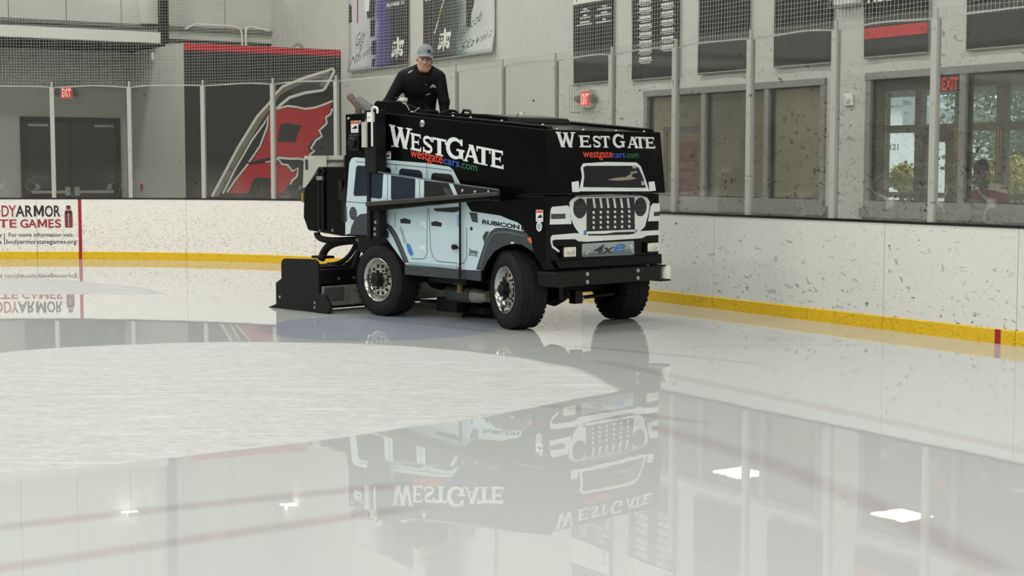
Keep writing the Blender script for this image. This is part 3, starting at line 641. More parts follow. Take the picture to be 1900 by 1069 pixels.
# ------------------------------------------------------------------ hall walls
M_wallb = mat('wall_paint_dark_grey', (104, 104, 102), .8)
def wbox(m, s0, s1, n0, n1, z0, z1, mi=0): m.box((0, 0, 0), (1, 1, 1), mi, M=lambda x, y, z: P(s0 + x*(s1-s0), n0 + y*(n1-n0), z0 + z*(z1-z0)))
W1 = (12.50, 15.85, 1.06, 2.48)     # party room window opening s0,s1,z0,z1
W2 = (5.0, 11.88, 1.06, 2.50)       # lobby window opening
m = MB(); t = 0.14
wbox(m, HB, W2[0], WN, WN + t, 0, CEIL); wbox(m, W2[1], W1[0], WN, WN + t, 0, CEIL); wbox(m, W1[1], WE + .2, WN, WN + t, 0, CEIL)
for w in (W1, W2):
    wbox(m, w[0], w[1], WN, WN + t, 0, w[2]); wbox(m, w[0], w[1], WN, WN + t, w[3], CEIL)
tag(m.obj('wall_right', M_wall, recalc=True), kind='structure')
m = MB(); wbox(m, WE, WE + .2, 8.83, WN, 0, CEIL); wbox(m, WE, WE + .2, HL, 8.83, 3.66, CEIL)
wall_end = tag(m.obj('wall_end', M_wall, recalc=True), kind='structure')
m = MB(); wbox(m, WE, WE + .2, HL, 8.83, 0, 3.66); tag(m.obj('wall_end_lower', M_wallg, recalc=True), kind='structure')
m = MB()
for n in (6.71, 7.75, 8.78, 10.83, 5.68, 4.65): wbox(m, WE - .004, WE, n - .008, n + .008, 4.2, CEIL)
tag(m.obj('seam', mat('seam_grey', (120, 120, 112), .7), wall_end), 'thin grey panel seams')
m = MB(); wbox(m, HB, WE, HL - .2, HL, 0, CEIL); tag(m.obj('wall_left', M_wallb, recalc=True), kind='structure')
m = MB(); wbox(m, HB - .2, HB, HL, WN + .14, 0, CEIL); tag(m.obj('wall_back', M_wallb, recalc=True), kind='structure')
m = MB(); wbox(m, HB - .2, WE + .2, HL - .2, WN + .14, CEIL, CEIL + .2); tag(m.obj('ceiling', mat('ceiling_paint', (150, 150, 146), .8), recalc=True), kind='structure')
# team room block, overhang and girts
OF, OZ0, OZ1 = 26.45, 3.71, 3.90
m = MB(); wbox(m, BF, WE, 8.83, WN, 0, 3.62); tag(m.obj('wall_block', M_wallg, recalc=True), kind='structure')
m = MB(); wbox(m, OF, WE, HL, 9.0, 3.665, 3.70); sf = tag(m.obj('ceiling_overhang', M_dark, recalc=True), kind='structure')
m = MB(); wbox(m, OF - .03, OF + .05, HL, 8.93, OZ0, OZ1); tag(m.obj('trim_1', M_wall, recalc=True), kind='structure')
m = MB(); wbox(m, WE - .09, WE, HL, 11.77, 4.13, 4.20); tag(m.obj('trim_2', mat('girt_grey', (112, 110, 102), .6), recalc=True), kind='structure')
m = MB(); wbox(m, WE - .05, WE, 8.9, 11.77, 3.90, 3.955); tag(m.obj('trim_3', M_frame_d, recalc=True), kind='structure')
m = MB(); wbox(m, OF - .05, OF + .09, 8.90, 9.05, OZ0, CEIL); tag(m.obj('column', M_blackm, recalc=True), kind='structure')
m = MB(); m.lathe([(.2, 4.21), (.2, CEIL)], lambda x, y, a: P(WE - .04 + x, 9.3 + y, a), 24); tag(m.obj('column_round', M_wall, smooth=60), kind='structure')
M_conduit = mat('conduit_white', (222, 222, 212), .4)
m = MB(); m.tube([P(WE-.1, 9.98, 4.15), P(WE-.12, 10.18, 4.25), P(WE-.12, 10.95, 4.25), P(WE-.12, 11.08, 4.22), P(WE-.12, 11.13, 4.12), P(WE-.12, 11.14, 3.64)], .022, 8)
tag(m.obj('conduit', M_conduit, smooth=60), 'thin white pipe bending down onto the mural block, left of the two', 'pipe', 'white pipes above the mural')
m = MB(); m.tube([P(WE-.1, 11.7, 4.2), P(WE-.12, 11.3, 4.26), P(WE-.12, 11.22, 4.22), P(WE-.12, 11.21, 4.12), P(WE-.12, 11.21, 3.64)], .022, 8)
tag(m.obj('conduit', M_conduit, smooth=60), 'thin white pipe bending down onto the mural block, right of the two', 'pipe', 'white pipes above the mural')
m = MB(); m.tube([P(BF+.25, 11.05+.1*math.cos(a), 3.62+.09*math.sin(a)) for a in [math.pi*i/8 for i in range(9)]], .03, 8)
tag(m.obj('vent_hood', mat('vent_grey', (150, 148, 138), .5), smooth=60), 'small grey vent hood on top of the mural block near its right end', 'vent')
# ------------------------------------------------------------------ mural on the block front
ME = EW(BF); off = lambda k: (lambda n, z: ME(n, z, 0.003 + .0012 * k))
M_mk = mat('mural_black', (30, 29, 32), .5, var=.15, scale=2); M_mr = mat('mural_red', (176, 24, 36), .5, var=.08); M_mw = mat('mural_white', (214, 212, 204), .5)
M_mg = mat('mural_grey', (120, 112, 100), .5)
m = MB(); m.prism([(8.835, 0.05), (11.775, 0.05), (11.775, 3.615), (8.835, 3.615)], lambda u, v, t: ME(u, v, t), .0, .003)
mur = m.obj('wall_mural', M_mk, recalc=True); tag(mur, 'black wall mural with a red top band and a red swallow-tailed flag emblem', 'mural')
m = MB(); m.flat([(8.835, 3.50), (11.775, 3.50), (11.775, 3.617), (8.835, 3.617)], off(1)); tag(m.obj('top_band', M_mr, mur), 'red top band')
flagpole = [(11.62, 3.28), (11.45, 3.22), (11.07, 3.10), (10.64, 2.93), (10.50, 2.79), (10.39, 2.64), (10.15, 2.39), (9.79, 1.85), (9.30, 1.00)]
pole_in = [(9.42, 1.0), (9.90, 1.80), (10.25, 2.34), (10.45, 2.58), (10.60, 2.78), (10.72, 2.85), (11.07, 3.02), (11.52, 3.17)]
m = MB(); fw = off(3)
m.flat(flagpole[::-1][0:1] + pole_in + [(11.62, 3.28)] + flagpole[1:8], off(2), 1)
m.flat([(10.80, 3.0), (11.52, 3.20), (11.40, 2.93), (11.05, 2.84), (10.82, 2.78)], off(1), 2)
m.flat([(11.36, 2.99), (11.56, 3.2), (11.44, 2.94), (11.34, 2.95)], off(2), 1)
m.ribbon(flagpole, .045, fw)
m.ribbon([(11.62, 3.28), (11.645, 3.235), (11.46, 2.92), (11.41, 2.885), (11.07, 2.83), (10.77, 2.74), (10.59, 2.60), (10.52, 2.53)], .05, fw)
m.ribbon([(10.52, 2.53), (10.73, 2.59), (10.90, 2.575), (11.06, 2.545), (11.25, 2.57), (11.43, 2.63), (11.61, 2.70)], .035, fw)
m.ribbon([(9.50, 1.05), (9.72, 1.45), (10.05, 1.98), (10.28, 2.27), (10.36, 2.42), (10.34, 2.22), (10.20, 1.88), (9.96, 1.55), (9.72, 1.27), (9.58, 1.07)], .032, fw)
jag = [(11.60, 2.56), (11.56, 2.46), (11.47, 2.40), (11.49, 2.30), (11.38, 2.20), (11.34, 2.17), (11.39, 2.06), (11.27, 1.99), (11.17, 1.84), (11.24, 1.80), (11.16, 1.74), (11.13, 1.66)]
m.ribbon(jag, .038, fw)
m.ribbon([(11.06, 1.63), (10.95, 1.66), (10.80, 1.655), (10.52, 1.675)], .04, fw)
m.ribbon([(10.30, 1.60), (10.54, 1.65), (10.61, 1.56), (10.72, 1.545), (10.81, 1.435), (10.92, 1.49), (10.90, 1.36), (10.87, 1.32), (10.80, 1.27), (10.77, 1.2)], .034, fw)
tag(m.obj('emblem_outline', [M_mw, M_mg, mat('mural_charcoal', (66, 66, 68), .5)], mur), 'white and grey flagpole outline')
m = MB()
m.flat([(10.36, 2.45), (10.53, 2.51), (10.73, 2.56), (11.06, 2.52), (11.36, 2.58), (11.59, 2.66), (11.50, 2.42), (11.44, 2.3), (11.33, 2.20), (11.35, 2.09), (11.22, 2.0), (11.11, 1.86), (11.15, 1.76), (11.1, 1.68), (10.87, 1.68), (10.52, 1.70), (10.28, 1.66), (10.05, 1.60), (10.25, 1.9), (10.36, 2.2)], off(2))
m.flat([(9.62, 1.05), (9.75, 1.26), (9.98, 1.54), (10.28, 1.58), (10.52, 1.62), (10.60, 1.53), (10.71, 1.52), (10.80, 1.41), (10.89, 1.45), (10.86, 1.33), (10.75, 1.21), (10.6, 1.05)], off(2))
tag(m.obj('flag', M_mr, mur), 'red flag body')
m = MB(); m.flat([(10.58, 2.26), (10.73, 2.29), (11.00, 2.25), (10.93, 2.12), (10.87, 1.95), (10.52, 1.95), (10.56, 2.1)], off(3)); m.flat([(10.06, 1.27), (10.12, 1.33), (10.39, 1.31), (10.38, 1.05), (9.97, 1.05)], off(3))
m.ribbon([(9.96, 1.575), (10.28, 1.62), (10.5, 1.65)], .03, off(4))
m.each('flag_square', M_mk, mur)
# ------------------------------------------------------------------ double doors in the end wall
DE = lambda n, z, t=0.0: P(WE - t, n, z)
def ebox(m, n0, n1, z0, z1, t0, t1, mi=0): m.box((0, 0, 0), (1, 1, 1), mi, M=lambda x, y, z: DE(n0 + x*(n1-n0), z0 + z*(z1-z0), t0 + y*(t1-t0)))
m = MB(); ebox(m, 6.86, 6.93, 0, 2.43, .0, .06); ebox(m, 8.63, 8.70, 0, 2.43, 0, .06); ebox(m, 6.86, 8.70, 2.36, 2.43, 0, .06); ebox(m, 7.74, 7.80, 0, 2.36, 0, .05)
door = tag(m.obj('door_1', mat('door_frame_dark', (36, 36, 35), .5), recalc=True), kind='structure')
for a, b, hs in ((6.935, 7.735, 1), (7.805, 8.625, -1)):
    m = MB(); ebox(m, a, b, .02, 2.355, .005, .035); o = m.obj('leaf', M_door, door)
    m = MB(); ebox(m, a + .08, b - .08, 1.02, 1.075, .05, .09); ebox(m, (b - .1 if hs > 0 else a), (b if hs > 0 else a + .1), .98, 1.14, .035, .08); m.obj('panic_bar', M_steel, o, bevel=.006)
    x = a + .06 if hs > 0 else b - .42
    m = MB(); ebox(m, x, x + .36, 2.25, 2.30, .035, .08); m.obj('closer', mat('closer_grey', (150, 150, 146), .4, .6), o, bevel=.006)
m = MB(); wbox(m, 27.35, 27.43, 8.80, 8.83, 1.08, 1.20); tag(m.obj('fire_pull_station', M_red, bevel=.005), 'small dark red fire pull station on the grey side wall right of the double doors', 'alarm')
m = MB(); wbox(m, 26.6, 26.64, 8.79, 8.83, 3.42, 3.56); tag(m.obj('wall_bracket', M_white, bevel=.004), 'small white bracket high on the grey wall under the overhang', 'bracket')
# ------------------------------------------------------------------ exit signs
M_exit = mat('exit_red_lit', (226, 48, 54), .5, emit=0.5); M_exitd = mat('exit_panel', (200, 196, 184), .5); M_exitw = mat('exit_letters', (255, 196, 186), .5, emit=0.8)
M_wire = mat('guard_wire', (150, 150, 140), .4, .5)
def exit_sign(fn, u, z, w, h, label, red_face=True, cage=True, flip=1, lamps=True, dark=False):
    """fn(u,z,t): t sticks out of the wall"""
    m = MB(); m.prism([(u - w/2, z - h/2), (u + w/2, z - h/2), (u + w/2, z + h/2), (u - w/2, z + h/2)], lambda a, b, t: fn(a, b, t), .0, .07)
    o = m.obj('exit_sign', M_frame_d if dark else M_exitd, recalc=True, bevel=.006); tag(o, label, 'exit sign', 'red exit signs')
    g = .07
    if red_face and not dark:
        m = MB(); m.flat([(u - w*.42, z - h*.40), (u + w*.42, z - h*.40), (u + w*.42, z + h*.40), (u - w*.42, z + h*.40)], lambda a, b: fn(a, b, g + .002)); m.obj('lit_face', M_exit, o)
    m = MB(); x0, x1 = (u - w*.34, u + w*.34) if flip > 0 else (u + w*.34, u - w*.34)
    if dark: x0, x1 = (u - w*.44, u + w*.44) if flip > 0 else (u + w*.44, u - w*.44)
    put_text(m, 'EXIT', x0, x1, z - h*(.40 if dark else .3), z + h*(.40 if dark else .3), lambda a, b: fn(a, b, g + .004), 0, .03); m.obj('lettering', M_exit if dark else M_exitw, o)
    if lamps:
        for sg in (-1, 1):
            m = MB(); m.lathe([(.0, 0), (.045, 0), (.055, .03), (.04, .08), (0, .085)], lambda x, y, a, sg=sg: fn(u + sg * (w/2 + .05) + x, z + y * 1.0, .03 + a), 20); m.obj('lamp_head', mat('lamp_grey', (120, 120, 112), .4), o, smooth=50)
    if cage:
        m = MB(); W, H, D = w/2 + .12, h/2 + .065, .16; r = .004
        for zz in (z - H, z + H): m.tube([fn(u - W, zz, .0), fn(u - W, zz, D), fn(u + W, zz, D), fn(u + W, zz, .0)], r, 5)
        for k in range(9):
            x = u - W + 2 * W * k / 8; m.tube([fn(x, z - H, D), fn(x, z + H, D)], r * .8, 5)
        m.tube([fn(u - W, z, D), fn(u + W, z, D)], r * .8, 5)
        m.obj('wire_guard', M_wire, o)
    return o
exit_sign(DE, 7.70, 2.88, .24, .25, 'caged red exit sign over the dark double doors', flip=1)
FR = RW(WN)
exit_sign(FR, 17.13, 2.43, .25, .24, 'caged red exit sign on the right wall below a black banner', flip=-1)
# strobe and caged fixture
m = MB(); m.prism([(12.07, 2.16), (12.20, 2.16), (12.20, 2.29), (12.07, 2.29)], FR, 0, .035); o = m.obj('wall_strobe', M_white, bevel=.01, recalc=True); tag(o, 'square white alarm strobe on the wall between the two windows', 'strobe')
m = MB(); m.lathe([(0, .035), (.038, .035), (.03, .06), (0, .065)], lambda x, y, a: FR(12.135 + x, 2.225 + y, a), 20); m.obj('lens', mat('strobe_lens', (222, 222, 214), .2), o, smooth=50)
m = MB(); m.prism([(11.96, 3.24), (12.30, 3.24), (12.30, 3.40), (11.96, 3.40)], FR, .02, .12); o = m.obj('wall_light', M_white, bevel=.015, recalc=True); tag(o, 'white wall light in a wire cage left of the banner with the red band', 'light')
m = MB()
for k in range(8): x = 11.94 + .38 * k / 7; m.tube([FR(x, 3.22, 0), FR(x, 3.22, .16), FR(x, 3.42, .16)], .004, 5)
for zz in (3.22, 3.30, 3.42): m.tube([FR(11.94, zz, 0), FR(11.94, zz, .16), FR(12.32, zz, .16), FR(12.32, zz, 0)], .004, 5)
m.obj('wire_guard', M_wire, o)
# ------------------------------------------------------------------ windows in the right wall
def wframe(name, w, mull, pv):
    m = MB(); f = .075; d0, d1 = -.03, .09
    def fb(a, b, z0, z1, e=0.0, mi=0): m.box((0, 0, 0), (1, 1, 1), mi, M=lambda x, y, z: P(a + x*(b-a), WN + d0 - e + y*(d1-d0+2*e), z0 + z*(z1-z0)))
    fb(w[0], w[1], w[2], w[2] + f, .01); fb(w[0], w[1], w[3] - f, w[3], .01); fb(w[0], w[0] + f, w[2], w[3]); fb(w[1] - f, w[1], w[2], w[3])
    for s in mull: fb(s - .04, s + .04, w[2], w[3])
    fb(w[0] - .05, w[1] + .05, w[2] - .10, w[2], .02)
    o = m.obj(name, M_frame, recalc=True); tag(o, kind='structure')
    ed = [w[0] + f] + [x for s in mull for x in (s - .04, s + .04)] + [w[1] - f]
    for a, b in zip(ed[::2], ed[1::2]):
        m = MB()
        for aa, bb, z0, z1 in ((a, b, w[2] + f, w[2] + f + .012), (a, b, w[3] - f - .018, w[3] - f), (a, a + .012, w[2] + f, w[3] - f), (b - .028, b, w[2] + f, w[3] - f)):
            m.box((0, 0, 0), (1, 1, 1), 0, M=lambda x, y, z: P(aa + x*(bb-aa), WN + .01 + y * .05, z0 + z*(z1-z0)))
        m.obj('gasket', M_frame_d, o)
        m = MB(); m.box((0, 0, 0), (1, 1, 1), 0, M=lambda x, y, z: P(a + x*(b-a), WN + .03 + y*.008, w[2] + f + z*(w[3]-w[2]-2*f))); m.obj('pane', M_wglass, o)
    return o
wframe('window_1', W1, (13.47, 14.63), None)
wframe('window_2', W2, (6.3, 7.7, 9.1, 10.54), None)
# ------------------------------------------------------------------ party room and lobby behind the glass
WI = WN + 3.05     # inner wall plane / storefront plane
RC = 2.80
M_tan = mat('party_room_tan', (204, 199, 180), .8, var=.05, scale=1.5)
m = MB(); wbox(m, 14.95, 22.0, WI, WI + .12, 0, RC); wbox(m, 22.0, 22.1, WN + .14, WI, 0, RC)
m.prism([(12.19, WN + .14), (12.31, WN + .14), (15.07, WI), (14.95, WI)], lambda a, b, t: P(a, b, t), 0, RC)
tag(m.obj('wall_party_room', M_tan, recalc=True), kind='structure')
m = MB(); wbox(m, -3, 22.1, WN + .14, WI + .12, RC, RC + .1); tag(m.obj('ceiling_rooms', mat('room_ceiling', (150, 148, 140), .8), recalc=True), kind='structure')
m = MB(); wbox(m, -3, 22.1, WN + .14, WI + .12, -.02, 0.004); tag(m.obj('floor_rooms', mat('room_floor', (112, 106, 98), .7), recalc=True), kind='structure')
m = MB(); wbox(m, -3.1, -3, WN + .14, WI + .12, 0, RC); tag(m.obj('wall_lobby', M_wallg, recalc=True), kind='structure')
# party room door with poster
PW = RW(WI)
m = MB()
for a, b, z0, z1 in ((18.22, 18.34, 0, 2.14), (19.30, 19.40, 0, 2.14), (18.22, 19.40, 2.05, 2.14)): m.prism([(a, z0), (b, z0), (b, z1), (a, z1)], PW, 0, .05)
d2 = tag(m.obj('door_2', mat('wood_frame_grey', (120, 116, 104), .6), recalc=True), kind='structure')
m = MB(); m.prism([(18.34, .02), (19.30, .02), (19.30, 2.05), (18.34, 2.05)], PW, .005, .03); m.obj('leaf', mat('door_wood', (186, 156, 116), .55, var=.1), d2)
M_pr = mat('poster_red', (172, 36, 52), .55); M_pw = mat('poster_pink', (232, 190, 186), .55)
m = MB(); m.prism([(18.55, 1.07), (19.14, 1.07), (19.14, 1.90), (18.55, 1.90)], PW, .03, .036); po = m.obj('poster', M_pr, recalc=True); tag(po, 'red party room poster hanging on a wooden door behind the first window', 'poster')
m = MB(); pf = lambda u, v: PW(u, v, .038)
put_text(m, 'PARTY', 19.06, 18.64, 1.485, 1.585, pf, 0, 0.0); put_text(m, 'ROOM', 19.04, 18.68, 1.335, 1.435, pf, 0, 0.0)
m.ribbon([(19.02, 1.20), (18.70, 1.20)], .008, pf); m.ribbon([(18.98, 1.72), (18.9, 1.78), (18.8, 1.70), (18.72, 1.76)], .008, pf)
m.obj('lettering', M_pw, po)
m = MB(); wbox(m, 12.98, 13.95, 12.12, 12.55, 1.09, 1.18); o = m.obj('counter', mat('table_olive', (126, 114, 74), .5), bevel=.01); tag(o, 'olive wooden counter showing at the bottom of the rightmost party room window', 'counter')
m = MB()
for a in (13.02, 13.86):
    for b in (12.16, 12.48): wbox(m, a, a + .05, b, b + .05, 0.004, 1.09)
m.each('leg', M_frame_d, o)
M_panel = mat('panel_light', (255, 240, 212), .5, emit=9.0)
for s, n, lb in ((16.1, 13.66, 'square ceiling panel light in the party room'), (13.05, 13.65, 'square ceiling panel light in the lobby next to the party room'), (9.2, 13.5, 'square ceiling panel light in the lobby near the exit'), (5.5, 13.5, 'square ceiling panel light in the lobby far from the exit'), (19.8, 13.66, 'unseen square ceiling panel light added to brighten the party room')):  # last panel is added out of view to brighten the party room
    m = MB(); wbox(m, s - .3, s + .3, n - .3, n + .3, RC - .03, RC); o = m.obj('ceiling_light', M_white, bevel=.004); tag(o, lb, 'ceiling light', 'panel lights in the side rooms')
    m = MB(); wbox(m, s - .27, s + .27, n - .27, n + .27, RC - .034, RC - .03); m.obj('diffuser', M_panel, o)
# storefront
M_alu = mat('storefront_bronze', (106, 105, 100), .45, var=.08); M_alul = mat('storefront_edge', (196, 170, 128), .45)
def SF(m, s0, s1, z0, z1, t0=0.0, t1=.10, mi=0): wbox(m, s0, s1, WI + t0, WI + t1, z0, z1, mi)
m = MB(); SF(m, -3, 14.95, 2.50, RC); SF(m, -3, 14.95, 0, .12)
vert = [(14.62, 14.95), (13.98, 14.09), (13.25, 13.42), (12.62, 12.76), (11.4, 11.52), (10.2, 10.32), (8.8, 8.92), (7.4, 7.52), (6.0, 6.12), (4.6, 4.72), (3.2, 3.32), (1.8, 1.92), (-3, -2.9)]
for a, b in vert: SF(m, a, b, .12, 2.50)
for (a0, b0), (a1, b1) in zip(vert[:-1], vert[1:]):
    SF(m, b1, a0, 1.95, 2.05); SF(m, b1, a0, 1.10, 1.17)
SF(m, 13.42, 13.56, .12, 1.95, .0, .08); SF(m, 13.90, 13.98, .12, 1.95, 0, .08); SF(m, 13.42, 13.98, 1.82, 1.95, 0, .08)
sfo = tag(m.obj('wall_storefront', M_alu, recalc=True), kind='structure')
m = MB()
for s_ in (14.60, 13.395, 13.36, 12.71, 12.67): SF(m, s_ - .008, s_ + .008, .12, 2.0 if s_ < 14 else 2.4, -.015, .0)
m.each('edge_strip', M_alul, sfo)
for (a0, b0), (a1, b1) in zip(vert[:-1], vert[1:]):
    m = MB(); SF(m, b1, a0, .12, 2.5, .04, .05); m.obj('pane', M_wglass, sfo)
exit_sign(RW(WI - .10), 13.35, 2.545, .30, .19, 'dark-framed red exit sign hanging in the lobby behind the right window', flip=-1, cage=False, lamps=False, dark=True)
# ------------------------------------------------------------------ outdoors beyond the lobby
m = MB(); wbox(m, -3, 24, WI + .12, 19.0, 2.68, 2.80); tag(m.obj('sky_block_slab', mat('sky_block_grey', (120, 120, 116), .8), recalc=True), kind='structure')  # slab added to block bright sky from the window reflections on the ice
M_grass = mat('lawn', (120, 140, 70), .9, var=.3, scale=3); M_asph = mat('asphalt', (150, 150, 148), .9)
m = MB(); m.add([P(-60, WI + .12, -.05), P(90, WI + .12, -.05), P(90, 130, -.05), P(-60, 130, -.05)], [(0, 3, 2, 1)]); tag(m.obj('ground', M_asph), kind='structure')
m = MB(); wbox(m, 38.2, 70, 40, 52, -.05, 3.7); wbox(m, 35.2, 38.2, 40, 52, -.05, 3.0); b = m.obj('building', mat('render_white', (226, 230, 226), .8), recalc=True)
tag(b, 'pale low building with a grey roof edge outside the lobby glass', 'building')
m = MB(); m.prism([(37.8, 3.7), (70.4, 3.7), (70.4, 3.9), (54, 5.2), (37.8, 4.0)], lambda u, v, t: P(u, t, v), 39.6, 52.4); m.prism([(34.8, 3.0), (38.2, 3.0), (38.2, 3.9), (34.8, 3.2)], lambda u, v, t: P(u, t, v), 39.6, 52.4)
m.obj('roof', mat('roof_grey', (150, 158, 160), .8), b, recalc=True)
m = MB(); put_text(m, '121', 39.15, 38.75, 2.15, 2.36, lambda u, v: P(u, 39.985, v), 0, .02); m.obj('house_number', mat('number_grey', (110, 112, 110), .6), b)
M_leaf = mat('leaf_green', (92, 112, 92), .8, var=.35, scale=4); M_leafy = mat('leaf_yellow', (188, 178, 96), .8, var=.25, scale=4); M_leafl = mat('leaf_light', (118, 140, 92), .8, var=.3, scale=4)
M_bark = mat('bark', (84, 72, 60), .9)
def tree(name, s, n, h, r, lm, label, cat, group, nleaf=2600, trunk=.12, z0=None, ls=.11):
    m = MB(); zc = h - r * .9 if z0 is None else z0
    m.tube([P(s, n, -.05), P(s + .05, n, zc * .6), P(s, n + .05, zc)], [trunk, trunk * .7, trunk * .35], 8)
    for k in range(6):
        a = k * 1.05; m.tube([P(s, n, zc * .55 + k * .12 * r), P(s + r*.6*math.cos(a), n + r*.6*math.sin(a), zc + .1 * k * r)], [trunk*.4, trunk*.12], 5)
    o = m.obj('trunk' if False else name, M_bark, smooth=60); tag(o, label, cat, group)
    m = MB()
    for k in range(nleaf):
        while True:
            x, y, z = (random.uniform(-1, 1) for _ in range(3))
            d = x*x + y*y + z*z
            if .15 < d < 1 : break
        f = 1 + .18 * math.sin(5 * x + 3 * z) ; c = Vector(P(s + x * r * f, n + y * r * f, max(.05, zc + z * r * .95 * f)))
        u = Vector((random.uniform(-1, 1), random.uniform(-1, 1), random.uniform(-.6, .6))).normalized() * ls
        v = Vector((random.uniform(-1, 1), random.uniform(-1, 1), random.uniform(-.6, .6))); v = (v - u * v.dot(u) / u.dot(u)).normalized() * ls * .6
        m.add([c - u, c + v, c + u, c - v], [(0, 1, 2, 3)])
    m.obj('foliage', lm, o)
for k, (s, n, h, r, lm) in enumerate([(57, 58, 10, 3.8, M_leaf), (66, 60, 11, 4.2, M_leaf), (75.5, 59, 10, 4.2, M_leaf), (41.5, 57, 9, 3.6, M_leaf), (31.8, 38.0, 5.6, 2.6, M_leaf), (27.2, 33.5, 5.0, 2.3, M_leaf), (30.5, 46.0, 7, 3.4, M_leaf), (49.2, 58, 9, 3.6, M_leaf)]):
    tree('tree', s, n, h, r, lm, ['tree behind the left part of the pale building', 'tall tree behind the middle of the pale building', 'tree behind the far end of the pale building', 'tree behind the step of the pale building roof', 'dark green tree right of the pale building', 'nearest dark green tree at the right of the lobby glass', 'dark green tree behind the nearest tree at the right edge', 'tree rising right behind the lower wing of the building'][k], 'tree', 'green trees outside the lobby')
for k, (s, n, h, r, lm) in enumerate([(20.0, 19.8, 1.15, .36, M_leafl), (19.48, 20.4, 1.45, .25, M_leaf), (18.98, 19.7, 1.55, .25, M_leafy), (16.85, 19.9, 1.7, .45, M_leafy), (15.7, 19.5, 1.5, .5, M_leafl), (18.05, 20.8, 1.5, .45, M_leafl)]):
    tree('shrub', s, n, h, r, lm, ['yellow-green shrub low at the left end of the lobby glass', 'small dark upright shrub next to the low yellow-green one', 'small yellow shrub left of the white outdoor sign', 'large yellow shrub right of the seated child', 'yellow-green shrub at the right edge beyond the child', 'pale green shrub right of the white outdoor sign'][k], 'shrub', 'shrubs outside the lobby', nleaf=900, trunk=.03, ls=.05)
m = MB(); wbox(m, 18.77, 18.82, 20.02, 20.07, -.05, 1.90); o = m.obj('sign_post', M_white); tag(o, 'blank white outdoor sign on a post seen through the lobby door', 'sign')
m = MB(); wbox(m, 18.46, 18.95, 19.98, 20.01, 1.67, 1.90); m.obj('board', M_white, o)
# ------------------------------------------------------------------ the ice resurfacer (local frame: x forward, y away from us, z up)
VX, VY, VA = -1.3221, 15.1017, math.radians(-45.5)
ca, sa = math.cos(VA), math.sin(VA)
def VW(x, y, z=0): return (VX + x*ca - y*sa, VY + x*sa + y*ca, z)
veh = empty('ice_resurfacer', (VX, VY, 0), VA)
tag(veh, 'black ice resurfacing machine printed with a pale blue off-road car, standing on the wet ice', 'ice resurfacer')
def part(name, m, mats, parent=None, **kw): return m.obj(name, mats, parent or veh, world=False, **kw)
def parts(name, m, mats, parent=None, **kw): return m.each(name, mats, parent or veh, world=False, **kw)
YS = 0.03; XF = 2.276; ZS = 1.24
side = lambda k: (lambda x, z: (x, YS - .0012 * k, z))
XH = lambda z: 2.35 - (z - 1.246) * .12
frontl = lambda k: (lambda y, z: (XF + .0012 * k, y, z))
fronth = lambda k: (lambda y, z: (XH(z) + .0014 * k, y, z))
M_pale = mat('wrap_pale_blue', (191, 212, 216), .35, var=.03); M_paled = mat('wrap_line_grey', (92, 104, 108), .4)
M_navy = mat('wrap_window_navy', (28, 36, 52), .15, var=.25, scale=2); M_winb = mat('wrap_window_black', (30, 30, 32), .18, var=.3)
M_fend = mat('wrap_fender_grey', (54, 58, 62), .5, var=.12); M_blue = mat('wrap_blue', (62, 118, 190), .4)
M_wht = mat('wrap_white', (226, 230, 228), .35); M_wrapk = mat('wrap_black', (20, 21, 23), .3); M_silver = mat('wrap_silver', (158, 166, 168), .35, var=.1)
M_lred = mat('letter_red', (222, 74, 48), .4); M_lblue = mat('letter_blue', (48, 84, 190), .4); M_lgreen = mat('letter_green', (40, 106, 58), .4)
M_orange = mat('marker_orange', (206, 110, 60), .4); M_glow = mat('wrap_sky_glow', (150, 138, 122), .4)
# lower body with wheel arches
ra = DEC['rear_arch']; fa = DEC['front_arch']
outl = [(-.60, ZS), (-.60, .80), (-.519, .801)] + ra[1:] + fa + [(XF, .565), (XF, ZS)]
m = MB(); m.prism(outl, lambda x, z, y: (x, y, z), YS, 1.61); lower = part('lower_body', m, M_black, recalc=True, bevel=.008)
m = MB(); m.prism([(.28, ZS), (2.35, 1.246), (2.28, 1.829), (.28, 2.0125)], lambda x, z, y: (x, y, z), YS, 1.62)
m.prism([(-.58, ZS), (.29, ZS), (.29, 2.012), (-.065, 2.044), (-.58, 2.035)], lambda x, z, y: (x, y, z), YS, YS + .03)
m.prism([(-.58, ZS), (.29, ZS), (.29, 2.012), (-.065, 2.044), (-.58, 2.035)], lambda x, z, y: (x, y, z), 1.59, 1.62)
m.box((-.60, YS, ZS), (-.57, 1.62, 1.62))
tank = part('snow_tank', m, M_black, recalc=True, bevel=.010)
# roof trims and lid of the tank
m = MB(); TZ = lambda x: 2.044 - .0917 * (x + .065)
m.prism([(.3, TZ(.3)), (2.26, TZ(2.26)), (2.24, TZ(2.24) + .03), (.32, TZ(.32) + .03)], lambda x, z, y: (x, y, z), .10, .16)
m.prism([(.3, TZ(.3)), (2.26, TZ(2.26)), (2.24, TZ(2.24) + .03), (.32, TZ(.32) + .03)], lambda x, z, y: (x, y, z), 1.50, 1.56)
parts('roof_rail', m, M_black, tank, recalc=True, bevel=.01)
m = MB(); m.prism([(.30, TZ(.3)), (1.32, TZ(1.32)), (1.27, TZ(1.27) + .055), (.94, TZ(.94) + .06), (.32, TZ(.32) + .035)], lambda x, z, y: (x, y, z), .55, 1.40); lid = part('tank_lid', m, M_black, recalc=True, bevel=.012)
m = MB(); m.tube([(.60, .56, 2.0), (.635, .56, 2.058), (.72, .56, 2.05), (.755, .56, 1.99)], .014, 8); parts('lid_handle', m, M_blackm, lid, smooth=50)
